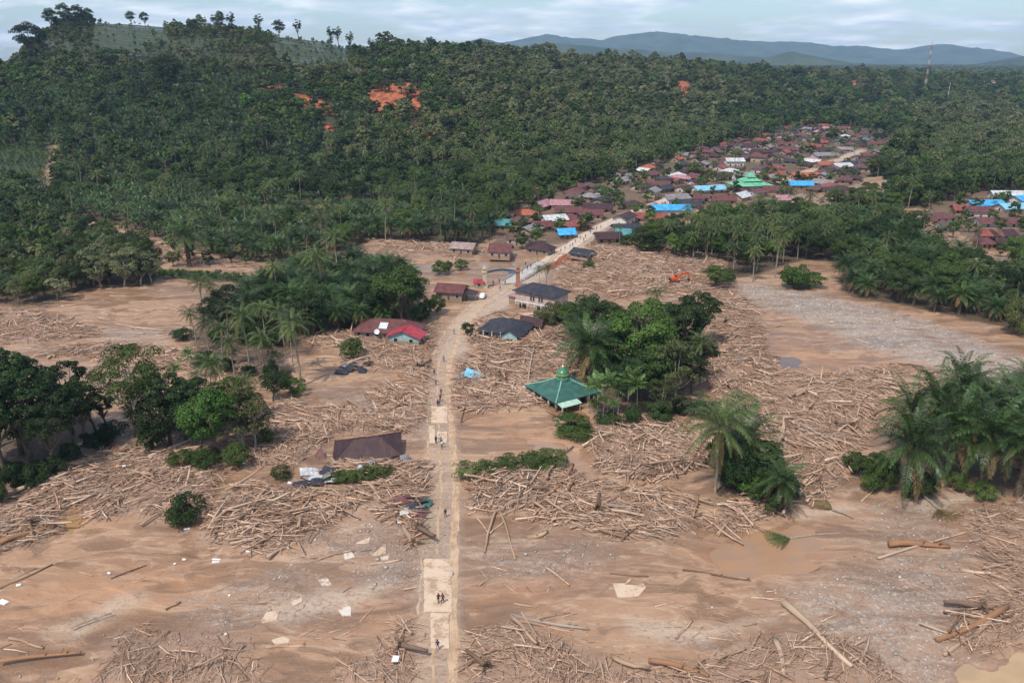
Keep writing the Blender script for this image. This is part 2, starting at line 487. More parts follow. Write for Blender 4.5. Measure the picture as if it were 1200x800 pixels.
def leafmat(name, col, col2, spec=0.18, rough=0.6, var=0.5):
    col = (col[0] * .98, col[1] * 1.03, col[2] * .85); col2 = (col2[0] * 1.04, col2[1] * 1.05, col2[2] * .85)
    if name in _mc: return _mc[name]
    t = NT(name)
    isl = t.node('ShaderNodeNewGeometry').outputs['Random Per Island']
    inst = t.node('ShaderNodeObjectInfo').outputs['Random']
    c = t.mix(isl, tuple(x * (1 - var) for x in col), tuple(x * (1 + var * .7) for x in col))
    c = t.mix(t.math('MULTIPLY', inst, 0.75), c, t.mix(isl, tuple(x * 0.7 for x in col2), tuple(x * 1.3 for x in col2)))
    br = t.node('ShaderNodeVectorMath', operation='SCALE'); t.l.new(c, br.inputs[0]); t.l.new(t.math('ADD', 0.6, t.math('MULTIPLY', t.math('FRACT', t.math('MULTIPLY', inst, 17.31)), 0.9)), br.inputs['Scale']); c = br.outputs[0]
    t.color(c); t.rough(rough); t.b.inputs['Specular IOR Level'].default_value = spec
    tr = t.node('ShaderNodeBsdfTranslucent'); t.l.new(c, tr.inputs[0])
    ms = t.node('ShaderNodeMixShader'); ms.inputs[0].default_value = 0.22
    t.l.new(t.b.outputs[0], ms.inputs[1]); t.l.new(tr.outputs[0], ms.inputs[2])
    t.l.new(ms.outputs[0], t.n['Material Output'].inputs['Surface'])
    _mc[name] = t.m; return t.m
def woodattr(name):
    t = NT(name)
    a = t.node('ShaderNodeAttribute', attribute_name='tint').outputs['Color']
    n = t.noise(1.6, 4, t.pos((1, 1, 1)))
    c = t.mix(t.ramp(n, 0.3, 0.7), a, t.mix(0.5, a, (0.16, 0.105, 0.07)))
    t.color(c); t.rough(0.85); return t.m

M_BARK = mat('bark', (0.13, 0.10, 0.075), 0.9, 0.4, 3)
M_BARKPALE = mat('pale_bark', (0.27, 0.23, 0.18), 0.9, 0.35, 3)
M_PALMTRUNK = mat('palm_trunk', (0.11, 0.085, 0.06), 0.95, 0.5, 4)
LEAF = {
 'oil': leafmat('oil_palm_leaf', (0.040, 0.078, 0.024), (0.056, 0.090, 0.024), 0.4, 0.45, 0.4),
 'coco': leafmat('coconut_leaf', (0.070, 0.105, 0.034), (0.090, 0.110, 0.032), 0.4, 0.45, 0.4),
 'areca': leafmat('areca_leaf', (0.060, 0.115, 0.030), (0.080, 0.120, 0.030), 0.4, 0.45, 0.4),
 'dead': leafmat('dead_frond', (0.19, 0.135, 0.075), (0.15, 0.10, 0.06), 0.1, 0.9, 0.3),
 'dark': leafmat('dark_foliage', (0.028, 0.052, 0.019), (0.042, 0.062, 0.024)),
 'mid': leafmat('mid_foliage', (0.052, 0.090, 0.024), (0.074, 0.097, 0.030)),
 'olive': leafmat('olive_foliage', (0.094, 0.110, 0.044), (0.120, 0.120, 0.058)),
 'pale': leafmat('pale_foliage', (0.125, 0.140, 0.078), (0.150, 0.142, 0.088)),
 'bright': leafmat('bright_foliage', (0.056, 0.112, 0.026), (0.078, 0.120, 0.030)),
}
M_WOOD = woodattr('driftwood')
def woodmat(name, col):
    t = NT(name)
    o = t.obj(); st = t.node('ShaderNodeVectorMath', operation='MULTIPLY'); t.l.new(o, st.inputs[0]); st.inputs[1].default_value = (0.5, 7, 7)
    n = t.noise(1.0, 5, st.outputs[0]); ins = t.node('ShaderNodeObjectInfo').outputs['Random']
    c = t.mix(t.ramp(n, 0.3, 0.72), tuple(x * 0.6 for x in col), tuple(min(1, x * 1.18) for x in col))
    c = t.mix(t.math('MULTIPLY', ins, 0.4), c, (0.22, 0.15, 0.10))
    t.color(c); t.rough(0.85); t.bump(n, 0.4, 0.05); return t.m
WOODS = {'pale bare': woodmat('log_pale', (0.58, 0.43, 0.31)), 'tan': woodmat('log_tan', (0.44, 0.295, 0.20)),
         'reddish brown': woodmat('log_red', (0.36, 0.18, 0.09)), 'dark brown': woodmat('log_dark', (0.15, 0.095, 0.065)), 'grey': woodmat('log_grey', (0.33, 0.28, 0.235))}
M_CONC = muddy('pale_concrete', (0.58, 0.44, 0.32), .49, .60)
M_FLOORW = muddy('floor_tile', (0.62, 0.55, 0.47), .47, .58)
M_CONCG = mat('grey_concrete', (0.40, 0.37, 0.33), 0.85, 0.18, 0.6)
M_WHITE = wallmat('white_plaster', (0.66, 0.62, 0.56))
M_CREAM = wallmat('cream_plaster', (0.40, 0.32, 0.25))
M_PINK = wallmat('pinkish_plaster', (0.52, 0.40, 0.34))
M_TEALW = wallmat('teal_plaster', (0.30, 0.44, 0.43))
M_GREYW = wallmat('grey_plaster', (0.30, 0.28, 0.27))
M_PLANK = mat('plank_wall', (0.24, 0.17, 0.12), 0.85, 0.3, 2)
M_WIN = mat('dark_glass', (0.02, 0.024, 0.028), 0.2, 0.3, 1, 0, 0.5)
M_FRAME = mat('window_frame', (0.45, 0.42, 0.38), 0.6)
M_DOOR = mat('door_wood', (0.12, 0.07, 0.045), 0.7)
ROOF = {
 'maroon': roofmat('roof_maroon', (0.125, 0.047, 0.046)), 'dark maroon': roofmat('roof_dark_maroon', (0.052, 0.026, 0.029)),
 'rust red': roofmat('roof_rust', (0.22, 0.065, 0.050)), 'brown': roofmat('roof_brown', (0.105, 0.062, 0.052)),
 'charcoal': roofmat('roof_charcoal', (0.034, 0.036, 0.048)), 'pink': roofmat('roof_pink', (0.36, 0.19, 0.20), 0.2),
 'bright red': roofmat('roof_red', (0.36, 0.045, 0.06), 0.1), 'sky blue': roofmat('roof_blue', (0.055, 0.33, 0.62), 0.06),
 'pale blue': roofmat('roof_paleblue', (0.20, 0.44, 0.58), 0.1), 'mint green': roofmat('roof_mint', (0.14, 0.42, 0.25), 0.1),
 'grey': roofmat('roof_grey', (0.22, 0.20, 0.20), 0.4), 'silver': roofmat('roof_silver', (0.50, 0.50, 0.50), 0.25), 'teal': roofmat('roof_teal', (0.07, 0.22, 0.23), 0.2),
 'orange': roofmat('roof_orange', (0.34, 0.10, 0.055), 0.2), 'dark green': roofmat('roof_green', (0.040, 0.118, 0.096), 0.12), 'striped': roofmat('roof_striped', (0.30, 0.22, 0.20), 0.8),
}

# ground material
def ground_material():
    t = NT('flood_mud')
    m1 = t.node('ShaderNodeAttribute', attribute_name='m1').outputs['Color']
    m2 = t.node('ShaderNodeAttribute', attribute_name='m2').outputs['Color']
    s1 = t.node('ShaderNodeSeparateColor'); t.l.new(m1, s1.inputs[0])
    s2 = t.node('ShaderNodeSeparateColor'); t.l.new(m2, s2.inputs[0])
    grav, oran, pale = s1.outputs[0], s1.outputs[1], s1.outputs[2]
    deb, forest, grass = s2.outputs[0], s2.outputs[1], s2.outputs[2]
    s3 = t.node('ShaderNodeSeparateColor'); t.l.new(t.node('ShaderNodeAttribute', attribute_name='m3').outputs['Color'], s3.inputs[0]); red = s3.outputs[0]; hillf = s3.outputs[1]
    p = t.pos(); ps = t.pos((0.35, 1.0, 1.0))
    big = t.noise(0.05, 5, ps, 0.6, 1.2)
    med = t.noise(0.28, 6, ps, 0.62, 1.6)
    fine = t.noise(1.7, 6, p, 0.7)
    grit = t.noise(5.0, 4, p, 0.75)
    mud = t.mix(t.ramp(big, 0.36, 0.66), (0.245, 0.140, 0.083), (0.362, 0.220, 0.136))
    mud = t.mix(t.math('MULTIPLY', t.ramp(med, 0.50, 0.70), 0.6), mud, (0.41, 0.265, 0.165))
    mud = t.mix(t.math('MULTIPLY', t.ramp(med, 0.46, 0.30), 0.65), mud, (0.17, 0.11, 0.075))
    mud = t.mix(t.math('MULTIPLY', t.ramp(fine, 0.58, 0.74), 0.45), mud, (0.145, 0.098, 0.07))
    wp = t.node('ShaderNodeVectorMath', operation='ADD'); t.l.new(t.pos((0.05, 0.24, 1)), wp.inputs[0])
    wn_ = t.node('ShaderNodeTexNoise'); wn_.inputs['Scale'].default_value = 0.035; wn_.inputs['Detail'].default_value = 3; t.l.new(p, wn_.inputs['Vector'])
    wsc = t.node('ShaderNodeVectorMath', operation='SCALE'); t.l.new(wn_.outputs['Color'], wsc.inputs[0]); wsc.inputs['Scale'].default_value = 4.0; t.l.new(wsc.outputs[0], wp.inputs[1])
    flow = t.noise(1.0, 5, wp.outputs[0], 0.55, 0.4)
    l1 = t.ramp(t.math('ABSOLUTE', t.math('SUBTRACT', flow, 0.53)), 0.035, 0.004)
    l2 = t.ramp(t.math('ABSOLUTE', t.math('SUBTRACT', flow, 0.45)), 0.014, 0.002)
    mud = t.mix(t.math('MULTIPLY', t.ramp(flow, 0.52, 0.36), 0.75), mud, (0.185, 0.108, 0.062))
    mud = t.mix(t.math('MULTIPLY', l1, t.math('MULTIPLY', t.ramp(med, 0.35, 0.6), 0.55)), mud, (0.45, 0.325, 0.225))
    mud = t.mix(t.math('MULTIPLY', l2, t.math('MULTIPLY', t.ramp(big, 0.35, 0.6), 0.6)), mud, (0.12, 0.085, 0.065))
    om = t.math('MULTIPLY', oran, t.ramp(med, 0.35, 0.6))
    mud = t.mix(t.math('MULTIPLY', om, 0.6), mud, (0.40, 0.205, 0.105))
    pm = t.math('MULTIPLY', pale, t.ramp(fine, 0.3, 0.55))
    mud = t.mix(t.math('MULTIPLY', pm, 0.85), mud, (0.47, 0.37, 0.28))
    # gravel: salt and pepper grey
    v = t.node('ShaderNodeTexVoronoi'); v.inputs['Scale'].default_value = 2.6; t.l.new(p, v.inputs['Vector'])
    vc = t.node('ShaderNodeSeparateColor'); t.l.new(v.outputs['Color'], vc.inputs[0])
    gcol = t.mix(vc.outputs[0], (0.20, 0.175, 0.15), (0.36, 0.325, 0.29))
    gcol = t.mix(t.ramp(vc.outputs[1], 0.86, 0.93), gcol, (0.50, 0.475, 0.44))
    gm = t.math('MULTIPLY', grav, t.ramp(t.math('ADD', t.math('MULTIPLY', fine, .5), t.math('MULTIPLY', med, .5)), 0.38, 0.56))
    mud = t.mix(t.math('MULTIPLY', gm, 0.8), mud, gcol)
    # thin veils of grey grit outside the gravel bars
    veil = t.math('MULTIPLY', t.ramp(t.noise(0.09, 6, ps, 0.65, 2.0), 0.55, 0.66), t.ramp(fine, 0.42, 0.6))
    mud = t.mix(t.math('MULTIPLY', veil, 0.45), mud, gcol)
    dm = t.math('MULTIPLY', deb, t.ramp(t.math('ADD', fine, t.math('MULTIPLY', deb, 0.25)), 0.48, 0.66))
    mud = t.mix(dm, mud, t.mix(grit, (0.18, 0.114, 0.078), (0.43, 0.285, 0.20)))
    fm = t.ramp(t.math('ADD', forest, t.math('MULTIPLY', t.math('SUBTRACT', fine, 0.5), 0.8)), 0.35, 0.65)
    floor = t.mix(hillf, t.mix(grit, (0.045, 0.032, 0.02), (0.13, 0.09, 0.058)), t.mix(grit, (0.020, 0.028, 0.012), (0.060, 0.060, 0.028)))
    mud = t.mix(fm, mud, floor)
    rm = t.math('MULTIPLY', red, t.ramp(t.math('ADD', fine, t.math('MULTIPLY', red, 0.35)), 0.52, 0.7))
    mud = t.mix(rm, mud, t.mix(t.ramp(t.noise(0.25, 6, t.pos((1, .25, .6)), 0.7), 0.38, 0.62), (0.20, 0.050, 0.022), (0.42, 0.135, 0.055)))
    gsm = t.math('MULTIPLY', grass, t.ramp(fine, 0.2, 0.45))
    mud = t.mix(gsm, mud, t.mix(t.noise(0.3, 6, p, 0.7), (0.020, 0.036, 0.012), (0.046, 0.062, 0.022)))
    t.color(mud)
    wet = t.math('MULTIPLY', t.ramp(big, 0.56, 0.40), t.math('SUBTRACT', 1.0, fm, True))
    rg = t.math('SUBTRACT', 0.80, t.math('MULTIPLY', t.math('MAXIMUM', wet, t.math('MULTIPLY', t.ramp(flow, .5, .4), t.math('SUBTRACT', 1.0, fm, True))), 0.48))
    rg = t.math('ADD', rg, t.math('MULTIPLY', gm, 0.3), True)
    t.rough(rg)
    t.b.inputs['Specular IOR Level'].default_value = 0.35
    hh = t.math('ADD', t.math('MULTIPLY', t.math('ADD', med, flow), 1.0), t.math('ADD', t.math('MULTIPLY', fine, 0.45), t.math('MULTIPLY', grit, 0.14)))
    t.bump(hh, 0.55, 0.6)
    return t.m
M_GROUND = ground_material()

# ------------------------------------------------------------------ terrain sheet
SCARS = [[(428,108),(440,99),(478,97),(492,104),(497,122),(496,148),(480,150),(474,128),(462,122),(470,140),(452,146),(440,130),(430,118)],
         [(338,110),(362,112),(396,128),(396,138),(372,130),(345,122)], [(300,98),(330,100),(334,106),(305,104)],
         [(380,142),(395,146),(392,158),(380,152)], [(792,94),(808,96),(808,116),(796,118)],
         [(972,94),(1000,95),(1050,106),(1046,112),(1005,108)], [(488,150),(502,152),(508,168),(494,160)]]
GRASSDOME = [[(112,14),(150,10),(192,14),(198,50),(150,64),(108,58)], [(312,28),(400,36),(412,80),(326,76)], [(180,48),(270,46),(270,56),(200,62)],
             [(40,48),(300,66),(300,74),(60,62)]]
def build_ground():
    rows = [48.0]
    while rows[-1] < 13500:
        y = rows[-1]
        rows.append(y * (1.0062 if y < 420 else 1.009 if y < 1100 else 1.02))
    rows = np.array(rows)
    cols = np.concatenate([np.linspace(-1.3, -0.85, 30)[:-1], np.linspace(-0.85, 0.85, 400), np.linspace(0.85, 1.3, 30)[1:]])
    Y, A = np.meshgrid(rows, cols, indexing='ij')
    X = A * Y
    nr, nc = X.shape
    x, y = X.ravel(), Y.ravel()
    z = height(x, y)
    px, py = proj(x, y, z)
    m1 = np.zeros((len(x), 3)); m2 = np.zeros((len(x), 3)); m3 = np.zeros((len(x), 3))
    wob = 1.0
    nx, ny = x + 3 * fbm(x / 6, y / 6, 91, 3), y + 3 * fbm(x / 6, y / 6, 95, 3)
    for i, p in enumerate(GRAVEL): m1[:, 0] = np.maximum(m1[:, 0], soft(nx, ny, p, 5 if i == 0 else 9) * (1 if i == 0 else .8))
    for p in ORANGE: m1[:, 1] = np.maximum(m1[:, 1], soft(nx, ny, p, 5))
    for p in POOLS.values(): m1[:, 1] = np.maximum(m1[:, 1], soft(nx, ny, p, 6))
    for p in PALE: m1[:, 2] = np.maximum(m1[:, 2], soft(nx, ny, p, 2.2))
    for p, _, _ in LOGS.values(): m2[:, 0] = np.maximum(m2[:, 0], soft(nx, ny, p, 2.5))
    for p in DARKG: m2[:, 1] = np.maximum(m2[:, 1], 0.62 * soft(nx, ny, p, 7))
    for p in GRASS: m2[:, 2] = np.maximum(m2[:, 2], soft(nx, ny, p, 3))
    # forest floor beyond the flood limit
    lim = at(np.array([0.]), np.array([1.]))
    fl = np.zeros(len(x))
    for zp in ZONES:
        if zp['near'] and zp.get('floor', 1):
            fl = np.maximum(fl, soft(nx + 2 * fbm(x / 2.5, y / 2.5, 301, 2), ny + 2 * fbm(x / 2.5, y / 2.5, 303, 2), poly(zp['poly']), 6) * (y < 700))
    far = y + 30 * fbm(x / 25, y / 25, 305, 3) > 562
    fl[far] = 1; m3[far, 1] = 1
    m2[:, 1] = np.maximum(m2[:, 1], fl)
    vil = inside(px, py, VILLAGE) | inside(px, py, VILLAGE2)
    m2[vil & (y < 1100), 1] = 0.55
    d2 = segdist(x, y, ROAD2, False)
    m1[:, 2] = np.maximum(m1[:, 2], 1 - sstep(2.5, 4.5, d2)); m2[:, 1] *= sstep(2.5, 5.5, d2)
    d1 = segdist(x, y, ROAD, False)
    m1[:, 2] = np.maximum(m1[:, 2], 0.55 * (1 - sstep(2.2, 4.5, d1))); m2[:, 0] *= sstep(2.5, 4.2, d1); m2[:, 1] *= sstep(2.5, 5.5, d1)
    yr = np.interp(x / y, _az, _yr)
    vis = (y > 500) & (y < yr + 60)
    for p in SCARS:
        m3[inside(px + 9 * fbm(x / 14, y / 14, 201, 3), py + 7 * fbm(x / 14, y / 14, 205, 3), p) & vis, 0] = 1
    for p in GRASSDOME:
        m = inside(px, py, p) & vis; m2[m, 2] = 1; m2[m, 1] = 0.3
    # red river cut
    d = segdist(x, y, poly([(636,314),(652,302),(690,304)]), False); m3[:, 0] = np.maximum(m3[:, 0], 1 - sstep(2.5, 5, d))
    V = np.stack([x, y, z], 1)
    i = np.arange(nr - 1)[:, None] * nc + np.arange(nc - 1)[None, :]
    Fq = np.stack([i, i + 1, i + nc + 1, i + nc], -1).reshape(-1, 4)
    me = mesh_np('ground', V, Fq, [M_GROUND], True, cols={'m1': m1, 'm2': m2, 'm3': m3})
    struct('ground', me)

# ------------------------------------------------------------------ vegetation plan (survey pixels of the trunk feet)
VILLAGE = [(588,268),(600,250),(640,228),(700,218),(760,196),(850,170),(905,156),(935,148),(990,150),(1060,158),(1040,185),(1010,215),(960,226),(880,234),(800,250),(752,272),(722,292),(690,290),(660,284),(600,296),(580,300),(570,296)]
VILLAGE2 = [(1088,238),(1140,222),(1230,222),(1240,300),(1150,292),(1092,252)]
ZONES = [
 dict(n='t3', near=1, poly=[(278,356),(325,328),(400,314),(456,314),(496,346),(482,372),(440,386),(400,388),(385,398),(350,396),(290,384)], mix={'oil': .92, 'dark': .08}, s=5.5, where='in the grove behind the red roofed house'),
 dict(n='t8', near=1, poly=[(-60,360),(0,356),(55,360),(100,338),(180,334),(184,310),(150,290),(90,270),(60,258),(0,252),(-60,250)], mix={'oil': .45, 'dark': .15, 'pale': .12, 'olive': .18, 'mid': .1}, s=6.0, where='in the thicket at the edge of the mud flat', sc=.8),
 dict(n='t8b', near=1, poly=[(150,316),(290,324),(290,332),(150,324)], mix={'bright': .7, 'mid': .3}, s=2.4, sc=.17, floor=1, where='on the grassy bank of the mud flat'),
 dict(n='t9', near=1, poly=[(40,262),(100,240),(150,226),(225,228),(240,238),(300,244),(382,256),(400,246),(470,244),(600,238),(596,262),(560,288),(505,284),(430,284),(380,304),(330,310),(285,306),(240,296),(190,280),(120,258)], mix={'oil': .84, 'coco': .1, 'mid': .06}, s=6.6, where='in the plantation at the foot of the forested hill'),
 dict(n='t9b', near=1, poly=[(-60,246),(40,262),(100,240),(150,226),(225,232),(300,240),(420,240),(600,238),(600,214),(400,205),(80,205),(60,225),(-60,240)], mix={'oil': .55, 'mid': .2, 'dark': .2, 'coco': .05}, s=6.6, where='on the wooded foot of the hill'),
 dict(n='t7', near=1, poly=[(748,298),(800,306),(845,308),(862,326),(890,322),(915,312),(940,304),(985,308),(985,272),(960,254),(900,256),(830,264),(765,284)], mix={'coco': .4, 'mid': .3, 'bright': .12, 'dark': .18}, s=6.2, sc=.88, where='in the belt between the village and the timber field'),
 dict(n='t7b', near=1, poly=[(985,340),(1010,350),(1060,358),(1130,374),(1180,382),(1260,400),(1260,308),(1150,326),(1100,290),(1040,240),(975,246),(985,272)], mix={'oil': .78, 'mid': .1, 'coco': .06, 'dark': .06}, s=6.6, where='in the plantation beyond the gravel riverbed'),
 dict(n='tv', near=1, poly=[(560,244),(600,250),(640,228),(700,216),(735,205),(735,196),(600,205),(540,208)], mix={'coco': .3, 'mid': .4, 'dark': .3}, s=7.0, where='behind the first village houses'),
 dict(n='tb', near=1, floor=0, poly=[(90,256),(200,284),(330,312),(330,318),(180,312),(90,280)], mix={'olive': .4, 'mid': .3, 'oil': .3}, s=10, where='scattered over the washed bank below the plantation', sc=.5),
 dict(n='tvx', near=1, poly=[(1040,222),(1062,206),(1240,204),(1240,226),(1140,226),(1088,242),(1040,246)], mix={'coco': .2, 'mid': .45, 'dark': .35}, s=7.0, where='behind the hamlet'),
 dict(n='tvv', near=1, floor=0, poly=VILLAGE, mix={'coco': .25, 'mid': .45, 'bright': .2, 'dark': .1}, s=12, where='between the village houses', sc=.62, clear=1),
 dict(n='tvh', near=1, floor=0, poly=[(1040,240),(1088,238),(1140,222),(1230,222),(1240,312),(1150,304),(1092,262)], mix={'coco': .2, 'mid': .5, 'bright': .15, 'dark': .15}, s=13, where='between the hamlet houses', sc=.62, clear=1),
 dict(n='tg', near=1, floor=0, poly=[(-60,242),(-60,192),(20,190),(75,195),(60,215),(30,240)], mix={'bright': 1}, s=3.4, where='in the green field under the hill', sc=.2),
]
PROTO = {}          # kind -> list of dict(trunk, crown, h, w)
def leafquads(C, N, size, rg, asp=0.62):
    """rhombic leaf sprays at C with normals N"""
    n = len(C)
    N = N / (np.linalg.norm(N, axis=1, keepdims=True) + 1e-9)
    r = rg.normal(size=(n, 3)); T = np.cross(N, r); T /= np.linalg.norm(T, axis=1, keepdims=True) + 1e-9
    B = np.cross(N, T)
    s = (size * rg.uniform(0.6, 1.35, n))[:, None]
    bend = N * s * rg.uniform(-.25, .1, n)[:, None]
    V = np.stack([C - T * s + bend, C - B * s * asp, C + T * s + bend, C + B * s * asp], 1).reshape(-1, 3)
    return V, np.arange(n * 4).reshape(n, 4)
def broadleaf(name, seed, h, w, base, leafm, nclump, nleaf, lsize, flat=0.55, bark=None, airy=0.0, vines=False):
    rg = np.random.default_rng(seed)
    bark = bark or M_BARK
    ch = h - base
    mb = MB()
    lean = rg.normal(0, 0.04, 2) * h
    top = Vector((lean[0], lean[1], base + ch * 0.55))
    r0 = 0.018 * h + 0.04
    mb.tube([(0, 0, -0.4), (lean[0] * .2, lean[1] * .2, base * .5), (lean[0] * .6, lean[1] * .6, base), top], [r0 * 1.25, r0, r0 * .75, r0 * .35], 7)
    C = []; Nn = []; S = []
    for i in range(nclump):
        # clump centres spread through an ellipsoid, denser outside
        u = rg.normal(size=3); u /= np.linalg.norm(u)
        rr = rg.uniform(0.25, 1.0) ** 0.5
        cz = u[2] * rr
        c = np.array([u[0] * rr * w / 2 * (1 - .25 * max(cz, 0)), u[1] * rr * w / 2 * (1 - .25 * max(cz, 0)), base + ch * (0.52 + 0.42 * cz)])
        c[:2] += lean
        cr = w * rg.uniform(0.09, 0.19) * (1.0 - airy * .3)
        if i % 3 == 0:
            st = Vector((lean[0] * .6, lean[1] * .6, base * rg.uniform(.75, 1.1)))
            cv = Vector(c)
            mb.tube([st, st.lerp(cv, .5) + Vector((0, 0, -ch * .05)), cv], [r0 * .45, r0 * .28, r0 * .08], 5, cap=False)
        k = max(6, int(nleaf * (cr / (w * .165)) ** 2 / nclump))
        d = rg.normal(size=(k, 3)); d /= np.linalg.norm(d, axis=1, keepdims=True)
        d[:, 2] = np.abs(d[:, 2]) * 1.0 - 0.42
        rad = cr * rg.uniform(0.55, 1.05, k) ** 0.6
        C.append(c + d * rad[:, None] * np.array([1, 1, flat + .25])); 
        out = (c - np.array([lean[0], lean[1], base + ch * .4])); out /= np.linalg.norm(out) + 1e-6
        Nn.append(d + 0.45 * rg.normal(size=(k, 3)) + out * .35 + np.array([0, 0, .35]))
    if vines:
        k = nleaf // 6
        zc = rg.uniform(0.05, 1, k) * base
        th = rg.uniform(0, 6.28, k); rr = rg.uniform(.2, .16 * w, k)
        C.append(np.stack([np.cos(th) * rr, np.sin(th) * rr, zc], 1)); Nn.append(np.stack([np.cos(th), np.sin(th), 0 * th + .4], 1) + .4 * rg.normal(size=(k, 3)))
    C = np.concatenate(C); Nn = np.concatenate(Nn)
    V, Fq = leafquads(C, Nn, lsize, rg)
    crown = mesh_np(name + '_crown', V, Fq, [leafm])
    trunk = mb.mesh(name + '_trunk', bark, True)
    return dict(trunk=trunk, crown=crown, h=h, w=w)
def frond_np(L, elev, droop, nl, ll, lw, rg, side=1.0, lod=0, vee=0.35):
    """a pinnate frond in the xz plane: V, F quads"""
    n = 10 if not lod else 6
    ang = elev - droop * (np.linspace(0, 1, n) ** 1.35)
    seg = L / (n - 1)
    pts = np.zeros((n, 3))
    for i in range(1, n):
        pts[i, 0] = pts[i - 1, 0] + math.cos(ang[i - 1]) * seg; pts[i, 2] = pts[i - 1, 2] + math.sin(ang[i - 1]) * seg
    V = []; Fq = []
    w0 = 0.055
    for i in range(n - 1):        # rachis ribbon, an inverted V
        a, b = pts[i], pts[i + 1]; wa = w0 * (1 - .8 * i / n); o = len(V)
        V += [a + (0, wa, 0), b + (0, wa * .9, 0), b + (0, -wa * .9, 0), a + (0, -wa, 0)]; Fq.append((o, o + 1, o + 2, o + 3))
    if lod:
        for sgn in (-1, 1):
            for i in range(1, n - 1):
                t = i / (n - 1.0); l = ll * (math.sin(min(1, t * 1.25 + .12) * math.pi) ** .6 * .85 + .15)
                a, b = pts[i], pts[i + 1]
                dz = -l * vee
                e1 = a * .35 + b * .65 + np.array([l * .42, sgn * l * .8, dz]); e2 = a * .9 + b * .1 + np.array([l * .30, sgn * l * .85, dz * 1.05]); o = len(V)
                V += [a, b * .75 + a * .25, e1, e2]; Fq.append((o, o + 1, o + 2, o + 3))
        return np.array(V), np.array(Fq)
    for sgn in (-1, 1):
        for k in range(nl):
            t = 0.12 + 0.88 * (k + rg.uniform(0, .7)) / nl
            q = t * (n - 1); i = min(n - 2, int(q)); fr = q - i
            a = pts[i] * (1 - fr) + pts[i + 1] * fr
            l = ll * (0.30 + 0.70 * math.sin(min(1.0, .16 + t * .92) * math.pi) ** .7) * rg.uniform(.85, 1.15)
            aa = ang[i]
            fw = np.array([math.cos(aa), 0, math.sin(aa)]); up = np.array([-math.sin(aa), 0, math.cos(aa)])
            d = fw * rg.uniform(.45, .75) + np.array([0, sgn * 1.0, 0]) + up * rg.uniform(-.15, .35)
            d /= np.linalg.norm(d)
            tip = a + d * l + np.array([0, 0, -l * vee * rg.uniform(.6, 1.5)])
            mid = (a + d * l * .55)
            hw = fw * lw * .6; o = len(V)
            V += [a, mid + hw, tip, mid - hw]
            Fq.append((o, o + 1, o + 2, o + 3))
    return np.array(V), np.array(Fq)
def rotM(yaw, roll=0.0):
    return Matrix.Rotation(yaw, 4, 'Z') @ Matrix.Rotation(roll, 4, 'X')
